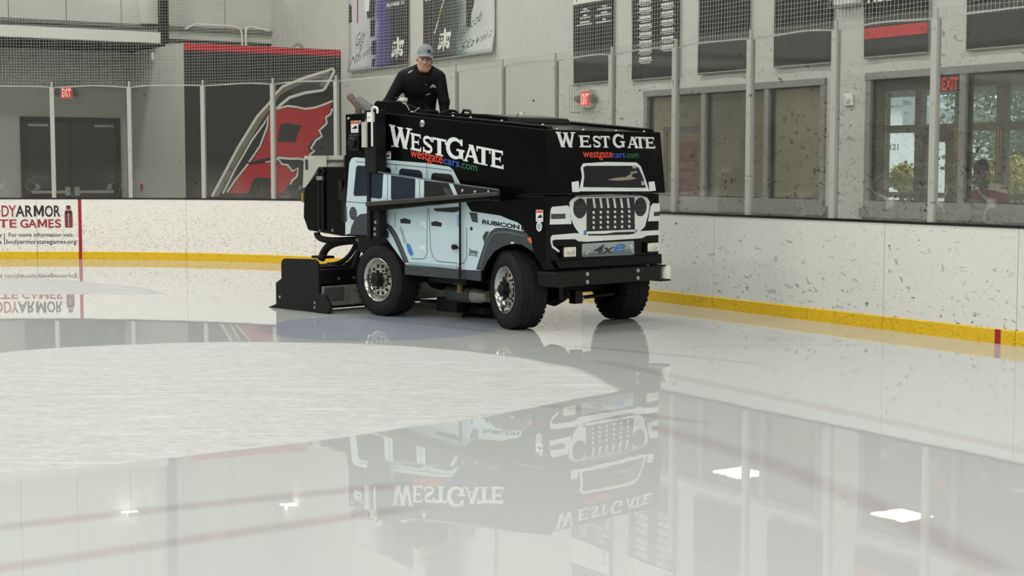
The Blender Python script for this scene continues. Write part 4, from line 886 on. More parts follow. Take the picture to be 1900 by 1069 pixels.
m = MB(); m.tube([(1.04, .9, 1.98), (1.055, .9, 2.03), (1.10, .9, 2.025), (1.115, .9, 1.97)], .006, 6); part('lid_handle', m, M_steel, lid, smooth=50)
m = MB()
for x in (.35, .95, 1.2, 1.62, 2.15): m.lathe([(0, .012), (.012, .01), (.014, 0)], lambda a, b, c, x=x: (x + a, .13 + b, TZ(x) + .03 + c), 10)
for y in (.2, .55, 1.0, 1.4): m.lathe([(0, .012), (.012, .01), (.014, 0)], lambda a, b, c, y=y: (2.26 + a, y + b, TZ(2.26) + c), 10)
parts('rivet', m, M_steel, tank, smooth=50)
# ---- printed car on the side
def pf(name, poly, k, mt, fn=side, parent=None):
    m = MB(); m.flat(DEC[poly] if isinstance(poly, str) else poly, fn(k)); return part(name, m, mt, parent, recalc=False)
car = pf('car_print', 'car_outline', 1, M_pale)
m = MB()
for q in ('win1', 'win2'): m.flat(DEC[q], side(2), 0)
for q in ('win3', 'win3low'): m.flat(DEC[q], side(2), 1)
parts('window', m, [M_navy, M_winb], car)
m = MB(); m.flat(DEC['rear_fender'], side(3)); m.flat(DEC['front_fender'], side(3)); m.flat(DEC['rocker'], side(2)); m.flat(DEC['rocker2'], side(2)); m.flat(DEC['vent'], side(2)); m.flat(DEC['sparewheel'], side(2)); m.flat([(-.462 + .061 * math.cos(a), 1.023 + .068 * math.sin(a)) for a in [i * math.pi / 12 for i in range(24)]], side(2)); m.flat(DEC['mirrorbox'], side(2))
m.each(['fender', 'fender', 'rocker_panel', 'rocker_panel', 'vent', 'spare_wheel', 'fuel_flap', 'mirror'], M_fend, car, world=False)
m = MB()
for q in ('handle1', 'handle2', 'badge1', 'badge2'): m.flat(DEC[q], side(2), 0)
for z in (1.0, 1.025, 1.05): m.flat([(-.5, z), (-.425, z), (-.425, z + .008), (-.5, z + .008)], side(3), 1)
fe = DEC['front_fender']; m.ribbon([(1.43, .56), (1.53, .79), (1.60, .87), (1.66, .895), (1.79, .90), (2.03, .87)], .012, side(4), 1)
m.ribbon([(.02, .93), (.13, .895), (.21, .82), (.30, .69), (.375, .57)], .012, side(4), 1)
parts('door_handle', m, [M_wrapk, M_paled], car)
m = MB()
for q in ('seam1', 'seam2', 'seam3', 'seam4', 'seam5', 'door1', 'door2', 'door3', 'door4'): m.ribbon(DEC[q], .008, side(2))
m.ribbon([(.40, .54), (.8, .532), (1.17, .524)], .006, side(3))
part('door_seams', m, M_paled, car)
m = MB(); m.flat(DEC['hinge1'], side(2), 2); m.flat(DEC['hinge2'], side(2), 2); m.flat(DEC['rockline'], side(3), 1)
m.flat(DEC['front_marker'], side(4), 0); m.flat([(.27, .815), (.31, .812), (.31, .80), (.27, .802)], side(4), 0)
parts('hinge', m, [M_wht, mat('wrap_shade_blue', (150, 176, 184), .4), mat('wrap_hinge', (218, 230, 230), .4)], car)
m = MB(); m.ribbon(DEC['chain'][:1] + [(.315, .85), (.335, .79), (.36, .75)], .035, side(3), 1); m.flat(DEC['strap'], side(3), 0); m.flat(DEC['bluestrip'], side(2), 2)
parts('strap_print', m, [M_blue, M_silver, mat('wrap_sky', (140, 172, 206), .4)], car)
m = MB(); m.flat(DEC['lamp'], side(4)); part('side_marker', m, M_orange, car)
m = MB(); put_text(m, 'RUBICON', 1.461, 1.955, .970, 1.008, side(2), 0, .045, 0, -.078); put_text(m, 'Jeep', 1.276, 1.402, .685, .735, side(2), 0, .02, 0, -.06); m.ribbon([(1.28, .668), (1.40, .662)], .006, side(2))
parts('car_lettering', m, M_wrapk, car)
# ---- lettering drawn as serif capitals
def glyph(ch):
    q = []
    R = lambda x0, y0, x1, y1: q.append([(x0, y0), (x1, y0), (x1, y1), (x0, y1)])
    def dia(x0, y0, x1, y1, w): q.append([(x0 - w/2, y0), (x0 + w/2, y0), (x1 + w/2, y1), (x1 - w/2, y1)])
    def rib(pts, w):
        mm = MB(); mm.ribbon(pts, w, lambda a, b: (a, b, 0))
        for f in mm.f: q.append([mm.v[i][:2] for i in f])
    if ch == 'W':
        dia(.13, .97, .31, 0, .17); dia(.31, 0, .52, .93, .11); dia(.48, .93, .69, 0, .17); dia(.69, 0, .87, .97, .11)
        R(0, .93, .28, 1); R(.36, .90, .62, .97); R(.74, .93, 1.0, 1); R(.22, -.02, .42, .05); R(.60, -.02, .80, .05)
    elif ch == 'E':
        R(.10, 0, .36, 1); R(0, .9, .3, 1); R(0, 0, .3, .1); R(.3, .87, .95, 1); R(.3, .45, .78, .57); R(.3, 0, 1.0, .14)
        R(.88, .76, .97, 1); R(.72, .36, .80, .66); R(.92, 0, 1.02, .25)
    elif ch == 'T':
        R(.36, 0, .64, .9); R(.22, 0, .78, .08); R(0, .87, 1, 1); R(0, .70, .09, 1); R(.91, .70, 1, 1)
    elif ch == 'A':
        dia(.14, 0, .50, 1.0, .13); dia(.86, 0, .52, 1.0, .25); R(.22, .28, .75, .39); R(0, 0, .30, .08); R(.66, 0, 1.04, .08); R(.36, .93, .60, 1.0)
    elif ch == 'S':
        p = []
        for k in range(13):
            a = math.radians(20 + k * 250 / 12); p.append((.5 + .34 * math.cos(a), .73 + .20 * math.sin(a)))
        for k in range(13):
            a = math.radians(90 - k * 250 / 12); p.append((.5 + .37 * math.cos(a), .27 + .20 * math.sin(a)))
        rib(p, [.10 + .10 * math.sin(math.pi * i / 25) ** .6 for i in range(26)]); R(.80, .70, .92, .98); R(.08, .02, .20, .32)
    elif ch == 'G':
        p = [(.52 + .42 * math.cos(math.radians(a)), .5 + .43 * math.sin(math.radians(a))) for a in range(38, 322, 12)]
        rib(p, [.10 + .13 * math.sin(math.pi * i / (len(p) - 1)) for i in range(len(p))]); R(.74, .06, .98, .46); R(.60, .40, 1.06, .50); R(.83, .68, .95, .98)
    return q
def letters(m, spec, zb, slope, fn, x0):
    for ch, a, b, h in spec:
        for pk, poly in enumerate(glyph(ch)):
            m.flat([(a + u * (b - a), zb + slope * (a + u * (b - a) - x0) + v * h) for u, v in poly], fn(pk))
m = MB(); letters(m, [('W', .118, .47, .205), ('E', .445, .60, .165), ('S', .62, .775, .165), ('T', .765, .965, .165), ('G', .965, 1.21, .20), ('A', 1.20, 1.42, .165), ('T', 1.385, 1.575, .165), ('E', 1.575, 1.745, .165)], 1.712, -.147, lambda k: side(2 + k * .12), .13)
tag(part('dealer_lettering', m, M_wht), 'large white serif capitals on the side')
m = MB(); put_text(m, 'westgate', .443, .915, 1.598, 1.675, side(3), 0, .012, 0, -.148); put_text(m, 'cars', .925, 1.15, 1.527, 1.578, side(3), 1, .012, 0, -.148); put_text(m, '.com', 1.158, 1.397, 1.49, 1.54, side(3), 2, .012, 0, -.148)
tag(part('web_address', m, [M_lred, M_lblue, M_lgreen]), 'red, blue and green web address on the side')
m = MB(); letters(m, [('W', .155, .415, .135), ('E', .455, .605, .108), ('S', .635, .745, .108), ('T', .75, .875, .108), ('G', .915, 1.075, .128), ('A', 1.115, 1.275, .108), ('T', 1.235, 1.375, .108), ('E', 1.375, 1.515, .108)], 1.675, -.002, lambda k: fronth(1 + k * .1), .15)
tag(part('dealer_lettering', m, M_wht), 'white serif capitals on the front')
m = MB(); put_text(m, 'westgate', .492, .895, 1.583, 1.642, fronth(1), 0, .012); put_text(m, 'cars', .90, 1.07, 1.583, 1.622, fronth(1), 1, .012); put_text(m, '.com', 1.08, 1.265, 1.583, 1.622, fronth(1), 2, .012)
tag(part('web_address', m, [M_lred, M_lblue, M_lgreen]), 'red, blue and green web address on the front')
# ---- printed car on the front
fc = pf('front_car_print', 'ws_frame', 1, M_wht, fronth)
m = MB(); m.flat(DEC['ws_glass'], fronth(2), 0)
for q in ('ws_sky', 'ws_sky2'): m.flat(DEC[q], fronth(3), 1)
m.flat(DEC['ws_tag'], fronth(3), 2); m.flat(DEC['ws_tag2'], fronth(3), 2)
part('windscreen_print', m, [M_winb, M_glow, M_silver], fc)
m = MB(); m.flat(DEC['mirL'], fronth(2)); m.flat(DEC['mirR'], fronth(2)); parts('mirror_print', m, M_wht, fc)
m = MB()
for q in ('face', 'fendL', 'fendR', 'bump'): m.flat(DEC[q], frontl(1))
parts('face_print', m, M_wht, fc)
m = MB()
m.flat(DEC['grille'], frontl(2))
for cy_ in (.486, 1.333): m.flat([(cy_ + .09 * math.cos(a), 1.116 + .09 * math.sin(a)) for a in [i * math.pi / 14 for i in range(28)]], frontl(2.3))
m.ribbon([(.40, 1.10), (.41, 1.175), (.486, 1.21), (.55, 1.19)], .008, frontl(3)); m.flat([(.375, 1.20), (.40, 1.222), (.44, 1.232), (1.3, 1.226), (1.44, 1.2), (1.3, 1.218), (.44, 1.224)], frontl(2))
part('grille_print', m, M_wrapk, fc)
m = MB()
for k in range(6): m.flat(DEC['slat%d' % k], frontl(3))
for k in range(24): m.flat(DEC['dash%d' % k], frontl(3))
m.flat(DEC['chrome'], frontl(3)); part('grille_bars', m, M_wht, fc)
m = MB()
for q in ('sigL', 'sigR'): m.flat(DEC[q], frontl(2), 0)
for a, b, z in ((.42, .55, 1.128), (.42, .55, 1.085), (1.27, 1.39, 1.125), (1.27, 1.39, 1.085)): m.flat([(a, z), (b, z), (b, z + .012), (a, z + .012)], frontl(3), 0)
m.ribbon([(.43, 1.07), (.48, 1.04), (.53, 1.06)], .01, frontl(3), 0); m.ribbon([(1.28, 1.07), (1.33, 1.04), (1.38, 1.06)], .01, frontl(3), 0)
for q in ('blueL', 'blueR'): m.flat(DEC[q], frontl(3), 1)
m.flat([(.108, 1.048), (.295, 1.047), (.295, 1.043), (.108, 1.044)], frontl(3), 2)
parts('lamp_print', m, [M_fend, M_blue, M_paled], fc)
pl = pf('bumper_print', 'plate', 2, M_silver, frontl, fc)
m = MB(); m.flat(DEC['plate2'], frontl(3), 0); m.flat(DEC['plamp'], frontl(3), 1); m.flat([(.555, .70), (.60, .735), (.61, .72), (.58, .69)], frontl(4), 1); part('bumper_shade', m, [mat('wrap_grey', (110, 118, 120), .4), mat('wrap_grey_light', (196, 202, 204), .4)], fc)
m = MB(); put_text(m, '4x', .668, .965, .692, .775, frontl(4), 0, .02, .3); put_text(m, 'e', .955, 1.115, .695, .775, frontl(4), 1, .02, .3)
part('model_lettering', m, [M_fend, M_blue, M_paled], fc)
# ---- warning stickers
def sticker(fn, x0, x1, z0, z1, k):
    m = MB(); m.flat([(x0, z0), (x1, z0), (x1, z1), (x0, z1)], fn(2), 0); h = z1 - z0; w = x1 - x0
    m.flat([(x0 + .004, z1 - h*.26), (x1 - .004, z1 - h*.26), (x1 - .004, z1 - .004), (x0 + .004, z1 - .004)], fn(3), 1)
    m.flat([(x0 + w*.15, z0 + h*.30), (x0 + w*.9, z0 + h*.34), (x0 + w*.75, z0 + h*.62), (x0 + w*.4, z0 + h*.5)], fn(3), 2)
    m.ribbon([(x0 + w*.15, z0 + h*.14), (x0 + w*.85, z0 + h*.14)], h*.06, fn(3), 3)
    tag(part('warning_sticker', m, [M_wht, mat('sticker_orange', (206, 96, 52), .4), M_wrapk, M_silver]), k)
sticker(side, -.485, -.365, 1.845, 1.965, 'sticker on the upper rear plate'); sticker(side, .035, .145, 1.575, 1.648, 'small sticker above the printed roof')
sticker(side, 2.165, 2.255, 1.005, 1.112, 'sticker on the front corner')
m = MB(); m.flat([(2.205 + .036 * math.cos(a), .962 + .045 * math.sin(a)) for a in [i * math.pi / 8 for i in range(16)]], side(2)); m.flat([(2.205 + .024 * math.cos(a), .962 + .03 * math.sin(a)) for a in [i * math.pi / 8 for i in range(16)]], side(3), 1); part('round_sticker', m, [M_wht, M_silver])
# ---- lift arm, post, wedge panel
wed = lambda k: (lambda x, z: (x, -.112 - .0012 * k, z))
m = MB(); m.prism(DEC['wedge_outline'], lambda x, z, y: (x, y, z), -.112, -.095); wp_ = part('arm_panel', m, M_black, recalc=True)
m = MB(); m.flat(DEC['wedge_body'], wed(1)); m.ribbon(DEC['ws3'], .012, wed(3), 1); m.ribbon(DEC['ws1'], .006, wed(3), 1); m.ribbon(DEC['ws2'], .006, wed(3), 1); part('panel_print', m, [M_pale, M_paled], wp_)
m = MB(); m.flat(DEC['wwin1'], wed(2), 0); m.flat(DEC['wwin2'], wed(2), 0); m.flat(DEC['wwin3'], wed(2), 1); m.flat(DEC['wmirror'], wed(3), 2); m.flat(DEC['wblack'], wed(2), 1); parts('window', m, [M_navy, M_winb, M_fend], wp_)
m = MB()
for x, z in ((1.35, 1.275), (1.52, 1.265), (1.70, 1.268)): m.lathe([(0, .012), (.014, .008), (.016, 0)], lambda a, b, c: (x + a, -.115 - c, z + b), 12)
parts('bolt', m, M_steel, wp_, smooth=50)
m = MB(); M_bar = mat('arm_grey_black', (52, 50, 46), .35, var=.2)
m.prism([(-.03, 1.105), (1.86, 1.238), (1.86, 1.272), (-.03, 1.15)], lambda x, z, y: (x, y, z), -.16, -.112, 0); m.prism([(-.03, 1.055), (1.75, 1.20), (1.75, 1.24), (-.03, 1.108)], lambda x, z, y: (x, y, z), -.13, -.02, 1)
m.box((1.72, -.13, 1.19), (1.86, YS, 1.28), 1); arm = part('lift_arm', m, [M_bar, M_black], recalc=True, bevel=.006)
m = MB(); m.box((-.05, -.13, .79), (.0, .0, 1.60)); m.box((0, -.10, .79), (.11, .0, 1.13)); m.box((-.06, -.14, 1.44), (.11, -.0, 2.06)); m.box((-.05, -.10, 1.85), (.06, YS, 2.0)); m.box((-.05, -.06, .79), (.10, YS, .86))
mast = part('mast_post', m, M_blackm, recalc=True, bevel=.008)
m = MB()
for x, z in ((.05, .83), (.06, .95), (-.02, 1.30), (-.02, 1.95), (.02, 1.98), (.05, .885)): m.lathe([(0, .012), (.016, .01), (.018, 0)], lambda a, b, c: (x + a, -.141 - c if z > 1.4 else -.101 - c, z + b), 10)
parts('bolt', m, M_steel, mast, smooth=50)
m = MB(); m.lathe([(0, 1.69), (.032, 1.69), (.032, 1.94), (.0, 1.94)], lambda x, y, a: (-.018 + x, -.17 + y, a), 20); part('hydraulic_cylinder', m, mat('cylinder_silver', (198, 196, 186), .35, .2), smooth=50)
m = MB(); m.tube([(.085, -.16, 1.70), (.085, -.16, 2.05), (.095, -.16, 2.075), (.12, -.16, 2.085), (.16, -.16, 2.075), (.17, -.16, 2.06), (.17, -.16, 2.02)], .011, 8); part('latch_rod', m, M_white, smooth=50)
m = MB(); m.box((-.005, -.152, 1.94), (.10, -.142, 2.035)); m.box((.03, -.156, 1.98), (.045, -.152, 1.99), 1); m.box((.06, -.156, 1.98), (.075, -.152, 1.99), 1); part('latch_plate', m, [M_white, M_silver])
m = MB()
for x, z in ((-.52, 1.99), (-.335, 1.955), (-.335, 1.935), (.17, 1.70), (.62, 1.915)):
    r = .035 if x > .5 else .013
    m.lathe([(0, .014), (r * .5, .016), (r, .008), (r * 1.05, 0)], lambda a, b, c: (x + a, YS - c, z + b), 14)
parts('fastener', m, M_steel, smooth=50)
m = MB(); m.box((-.50, -.0, 1.66), (-.33, YS, 1.83)); m.lathe([(0, .04), (.05, .04), (.06, 0)], lambda a, b, c: (-.415 + a, -c, 1.745 + b), 20); part('rear_lamp_housing', m, M_blackm, bevel=.015)
m = MB(); m.tube([(1.186, .0, 1.21), (1.186, .0, .44)], .011, 8); m.lathe([(0, .05), (.028, .04), (.02, 0)], lambda a, b, c: (1.10 + a, YS - c, .738 + b), 14); m.flat([(1.09, .76), (1.15, .73), (1.09, .715)], side(6)); part('door_rod', m, M_blackm, smooth=40)
# ---- front bumper, guide roller, head lamps
m = MB(); m.box((XF - .1, YS, .423), (2.43, 1.46, .556)); bump = part('bumper', m, M_blackm, bevel=.008)
m = MB(); m.prism(DEC['step'], lambda y, z, x: (x, y, z), XF, XF + .03); part('bumper_step', m, M_black, bump, recalc=True, bevel=.006)
m = MB()
for y in (.42, 1.12):
    for z in (.455, .525): m.lathe([(0, .012), (.018, .01), (.02, 0)], lambda a, b, c: (2.43 + c, y + a, z + b), 14)
parts('bolt', m, M_steel, bump, smooth=50)
m = MB(); m.box((XF, 1.46, .405), (2.44, 1.60, .42)); m.box((XF, 1.46, .55), (2.44, 1.53, .562)); ga = part('roller_bracket', m, M_blackm, bevel=.004)
m = MB(); m.lathe([(0, .425), (.047, .425), (.05, .432), (.05, .542), (.047, .55), (0, .55)], lambda x, y, a: (2.395 + x, 1.575 + y, a), 28); tag(part('guide_roller', m, M_white, ga, smooth=50), 'white guide roller')
M_lens = mat('headlamp_lens', (224, 222, 206), .12, var=.2, scale=30, coat=.5)
for q in ('hlL', 'hlR'):
    ys = [a for a, b in DEC[q]]; zs = [b for a, b in DEC[q]]
    m = MB(); m.box((XF, min(ys), min(zs)), (XF + .035, max(ys), max(zs))); h = part('headlight', m, M_blackm, bevel=.006)
    m = MB(); m.box((XF + .03, min(ys) + .008, min(zs) + .008), (XF + .05, max(ys) - .008, max(zs) - .008)); part('lens', m, M_lens, h, bevel=.012)
    m = MB(); y = (min(ys) + max(ys)) / 2; z = (min(zs) + max(zs)) / 2; m.ribbon([(y - .05, z - .012), (y, z - .02), (y + .05, z - .012)], .006, lambda a, b: (XF + .0515, a, b)); m.ribbon([(y - .055, z + .0), (y + .055, z + .0)], .004, lambda a, b: (XF + .0515, a, b)); part('reflector_line', m, M_silver, h)
m = MB(); m.tube([(XF + .01, 1.568, .73), (XF + .02, 1.60, .745), (XF, 1.625, .75)], .006, 6); part('lamp_wire', m, M_white)
# ---- wheels
def wheel(x, y, turn, outer, label=None):
    """outer=+1: face towards us"""
    T = Matrix.Translation((x, y, .367)) @ Matrix.Rotation(turn, 4, 'Z')
    F = lambda a, b, c: tuple(T @ Vector((a, -outer * c, b)))      # c = axial outward
    h = .13
    prof = [(.205, -h+.01), (.235, -h-.008), (.29, -h-.014), (.335, -h), (.357, -h+.022), (.362, -.05), (.363, 0), (.362, .05), (.357, h-.022), (.335, h), (.29, h+.014), (.235, h+.008), (.205, h-.01)]
    m = MB(); m.lathe(prof, F, 56, close=True)
    for k in range(36):
        for row, (c0, c1) in enumerate(((-h+.005, -.075), (-.06, .0), (.008, .066), (.08, h-.004))):
            an = 2*math.pi*(k + .5*(row % 2))/36; w = .024 if row in (1, 2) else .022
            r0, r1 = .355, .3675 if row in (1, 2) else .362
            vs = []
            for r in (r0, r1):
                for dd, cc in ((-w, c0), (w, c0), (w, c1), (-w, c1)):
                    aa = an + dd / r + cc * .35 * (1 if row < 2 else -1); vs.append(F(r*math.cos(aa), r*math.sin(aa), cc))
            m.add(vs, [(0,3,2,1),(4,5,6,7),(0,1,5,4),(1,2,6,5),(2,3,7,6),(3,0,4,7)])
    for k in range(30):
        an = 2*math.pi*k/30; vs = []
        for r, c in ((.318, h+.004), (.352, h-.012)):
            for dd in (-.02, .02): aa = an + dd / r; vs.append(F(r*math.cos(aa), r*math.sin(aa), c + .004)); 
        m.add(vs, [(0, 1, 3, 2)])
    w = part('wheel', m, M_rubber, smooth=35, recalc=True); tag(w, label)
    M_rim = mat('rim_polished', (205, 202, 194), .16, metal=1.0, var=.10, scale=40, bump=.08)
    m = MB(); m.lathe([(.208, h-.012), (.219, h+.006), (.213, h+.008), (.200, h-.004), (.190, h-.03), (.176, h-.05), (.170, h-.055), (.162, h-.034), (.12, h-.028), (.085, h-.03), (.08, h-.01), (.0, h-.01)], F, 56)
    r = part('rim', m, M_rim, w, smooth=50, recalc=True)
    m = MB()
    for k in range(12):
        an = 2*math.pi*(k+.5)/12; cx, cy = .138*math.cos(an), .138*math.sin(an); vs = []
        for j in range(12):
            b = 2*math.pi*j/12; u, v = .021*math.cos(b), .013*math.sin(b); vs.append(F(cx + u*math.cos(an) - v*math.sin(an), cy + u*math.sin(an) + v*math.cos(an), h-.0255))
        m.add(vs, [tuple(range(12))])
    part('rim_slots', m, M_blackm, w)
    m = MB(); m.lathe([(.075, h-.012), (.075, h+.012), (.06, h+.014), (.058, h+.045), (.048, h+.055), (0, h+.055)], F, 8)
    for k in range(8): an = 2*math.pi*k/8; m.lathe([(.011, h-.01), (.011, h+.022), (0, h+.024)], lambda a, b, c: F(.086*math.cos(an) + a, .086*math.sin(an) + b, c), 6)
    part('hub', m, M_blackm, w)
wheel(-.04, .135, 0.0, 1, 'rear wheel facing us'); wheel(1.80, .16, math.radians(-18.7), 1, 'turned front wheel facing us'); wheel(1.83, 1.55, math.radians(-18.7), -1, 'far front wheel'); wheel(-.04, 1.50, 0.0, -1, 'far rear wheel')
# ---- chassis under the body
m = MB(); m.box((-.9, .35, .42), (2.2, .47, .54)); m.box((-.9, 1.16, .42), (2.2, 1.28, .54)); m.box((.5, .2, .36), (1.05, 1.5, .46)); m.box((2.0, .3, .40), (2.25, 1.35, .60)); m.box((-.5, .12, .62), (.4, 1.5, .86)); m.box((1.35, .25, .6), (2.25, 1.4, .86))
part('chassis', m, M_blackm, bevel=.01)
m = MB(); m.tube([(-.04, .2, .365), (-.04, 1.5, .365)], .055, 12); m.tube([(1.80, .25, .34), (1.82, 1.5, .34)], .05, 12); m.lathe([(0, -.12), (.12, -.1), (.15, 0), (.12, .1), (0, .12)], lambda x, y, a: (1.81 + x, .62 + a, .33 + y), 20); m.lathe([(0, -.12), (.13, -.1), (.16, 0), (.13, .1), (0, .12)], lambda x, y, a: (-.04 + x, .85 + a, .37 + y), 20)
parts('axle', m, M_blackm, smooth=50)
m = MB(); m.tube([(2.03, .45, .30), (2.06, .75, .27), (2.05, 1.2, .28)], .018, 8); m.box((2.02, .40, .27), (2.10, .46, .40)); m.box((2.02, .62, .22), (2.10, .72, .34)); part('steering_linkage', m, M_blackm, smooth=50)
m = MB(); m.tube([(2.04, .75, .265), (2.06, 1.0, .275)], .012, 8); m.lathe([(0, -.03), (.025, -.02), (.025, .02), (0, .03)], lambda x, y, a: (2.06 + x, .74 + a, .265 + y), 12); part('steering_rod', m, M_steel, smooth=50)
m = MB(); m.lathe([(0, .64), (.075, .64), (.082, .66), (.082, .97), (.075, .99), (0, .99)], lambda x, y, a: (a, .36 + x, .255 + y), 24); part('muffler', m, mat('muffler_dark', (58, 60, 58), .5, var=.2), smooth=50)
m = MB(); m.lathe([(.07, .985), (.072, 1.0), (.072, 1.09), (.055, 1.12), (.055, 1.2), (0, 1.2)], lambda x, y, a: (a, .36 + x, .25 + y), 24); part('muffler_sleeve', m, mat('sleeve_silver', (150, 146, 136), .4, .4), smooth=50)
m = MB(); m.tube([(.885 + .025*math.cos(k*.9), .27 + .025*math.sin(k*.9), .27 + k*.0024) for k in range(60)], .006, 5); tag(part('spring', m, mat('spring_brass', (176, 158, 104), .4, .3)), 'brass coloured coil spring')
m = MB(); m.box((.45, .35, .06), (.75, .6, .2)); m.box((.35, .5, .05), (1.0, 1.2, .12)); part('wash_nozzle_tray', m, M_blackm, bevel=.01)
# ---- conditioner behind the rear wheels
m = MB(); pr = [(-1.49, .03), (-.76, .0), (-.60, .0), (-.60, .10), (-.66, .17), (-.72, .17), (-.74, .19), (-.74, .48), (-.77, .53), (-.81, .55), (-1.33, .535), (-1.37, .52), (-1.39, .48), (-1.39, .32), (-1.49, .27)]
m.prism([(-1.36, .05), (-.80, .05), (-.80, .22), (-.86, .22), (-.86, .29), (-.74, .29), (-.74, .44), (-.86, .44), (-.86, .46), (-1.30, .46), (-1.30, .22), (-1.36, .22)], lambda x, z, y: (x, y, z), -.18, 1.82); cd = part('conditioner', m, M_blackm, recalc=True, bevel=.006)
m = MB(); m.prism(pr, lambda x, z, y: (x, y, z), -.21, -.18); m.prism(pr, lambda x, z, y: (x, y, z), 1.82, 1.85); parts('side_plate', m, M_blackm, cd, recalc=True, bevel=.006)
M_blade = mat('blade_grey', (150, 150, 142), .45, .35, var=.35, scale=9)
m = MB(); m.prism([(-.78, .06), (-.74, .06), (-.70, .27), (-.74, .27)], lambda x, z, y: (x, y, z), -.17, 1.8)
for k in range(9): z = .11 + k * .017; m.box((-.742 + (z-.06)*.19, -.16, z), (-.731 + (z-.06)*.19, .10, z + .006), 1)
part('blade_plate', m, [M_blade, M_fend], cd, recalc=True)
m = MB(); m.prism([(-1.62, .0), (-.6, .0), (-.6, .03), (-1.49, .04)], lambda x, z, y: (x, y, z), -.22, -.17); m.prism([(-.78, .0), (-.55, .0), (-.52, .08), (-.62, .19), (-.73, .19)], lambda x, z, y: (x, y, z), -.24, -.19); m.prism([(-1.60, .0), (-1.45, .0), (-1.45, .05)], lambda x, z, y: (x, y, z), -.2, 1.8); parts('runner', m, M_blackm, cd, recalc=True, bevel=.004)
m = MB()
for x, z in ((-1.41, .125), (-.80, .10), (-.62, .10), (-.80, .05)): m.lathe([(0, .012), (.014, .01), (.016, 0)], lambda a, b, c: (x + a, -.21 - c, z + b), 10)
for y in (.05, .25, .45): m.lathe([(0, .012), (.014, .01), (.016, 0)], lambda a, b, c: (-.74 + c, y + a, .34 + b), 10)
parts('bolt', m, M_steel, cd, smooth=50)
m = MB(); m.box((-1.2, .05, .535), (-1.0, .2, .56)); part('cover_tab', m, M_blackm, cd)
def bez(a, b, c, d, n=14): return [tuple((1-t)**3*np.array(a) + 3*(1-t)**2*t*np.array(b) + 3*(1-t)*t*t*np.array(c) + t**3*np.array(d)) for t in [i/n for i in range(n+1)]]
for k, (q, r) in enumerate([(bez((-1.36, .3, .50), (-1.28, .3, .68), (-1.15, .3, .70), (-.72, .3, .73)), .042), (bez((-1.24, .3, .45), (-.98, .3, .46), (-.80, .3, .56), (-.70, .3, .80)), .026), (bez((-1.15, .35, .40), (-.95, .35, .44), (-.80, .35, .52), (-.66, .35, .80)), .03), (bez((-1.30, .2, .80), (-1.30, .2, .70), (-1.15, .25, .71), (-.70, .3, .74)), .034), (bez((-.98, .3, .37), (-.82, .3, .36), (-.76, .3, .48), (-.66, .3, .78)), .028)]):
    m = MB(); m.tube(q, r, 10); part('hose', m, M_rubber, smooth=60)
m = MB(); m.tube([(-1.22, .3, .37), (-1.02, .3, .375)], .022, 10); m.tube([(-.72, .3, .74), (-.62, .3, .735)], .04, 10); m.tube([(-.62, .5, .50), (-.45, .5, .50)], .035, 10); parts('hose_fitting', m, mat('fitting_brass', (140, 132, 104), .4, .5), smooth=60)
# ---- black box and bracket at the rear
m = MB(); m.prism([(-1.48, 1.27), (-1.17, 1.50), (-.60, 1.50), (-.60, .78), (-.85, .775), (-1.42, .82), (-1.50, .96)], lambda x, z, y: (x, y, z), .17, 1.45); rb = part('rear_bin', m, M_black, recalc=True, bevel=.01)
m = MB(); m.tube([(-1.19, .15, 1.44), (-1.19, .15, .83)], .014, 8); m.tube([(-1.13, .15, 1.44), (-1.13, .15, .83)], .014, 8); m.tube([(-1.16 + .05*math.cos(a), .15, 1.44 + .05*math.sin(a)) for a in [math.pi*i/8 for i in range(9)]], .012, 6); m.box((-.86, .15, 1.16), (-.80, .17, 1.36)); parts('bin_tube', m, M_rubber, rb, smooth=50)
m = MB(); m.box((-1.21, .13, 1.36), (-1.11, .16, 1.40), 0)
for x, z in ((-1.20, .83), (-.98, .83), (-.72, 1.47)): m.lathe([(0, .012), (.014, .01), (.016, 0)], lambda a, b, c: (x + a, .17 - c, z + b), 10)
parts('fastener', m, M_steel, rb, smooth=50)
m = MB(); m.box((-1.515, .16, 1.12), (-1.49, .20, 1.22)); part('bin_reflector', m, mat('reflector_yellow', (150, 140, 40), .4), rb)
m = MB(); m.prism([(-.72, .93), (-.62, .90), (-.60, 1.0), (-.60, 1.3), (-.66, 1.32), (-.72, 1.2)], lambda x, z, y: (x, y, z), .08, .17); part('rubber_flap', m, M_rubber, recalc=True)
M_zinc = mat('zinc_sheet', (186, 186, 176), .5, .3, var=.06)
m = MB(); m.prism([(-1.73, 1.62), (-1.33, 1.62), (-1.33, 1.47), (-1.50, 1.47), (-1.70, 1.28), (-1.76, 1.27)], lambda x, z, y: (x, y, z), .36, .38); m.box((-1.33, .38, 1.50), (-1.06, .40, 1.62)); m.box((-1.73, .38, 1.50), (-1.06, 1.3, 1.52)); m.box((-1.33, .36, 1.55), (-1.02, .37, 1.575), 1); m.prism([(-1.70, 1.47), (-1.66, 1.47), (-1.66, 1.58), (-1.70, 1.58)], lambda x, z, y: (x, y, z), .352, .36, 1); m.box((-1.06, .34, 1.48), (-.62, .38, 1.50), 0)
part('rear_bracket', m, [M_zinc, M_fend], recalc=True)
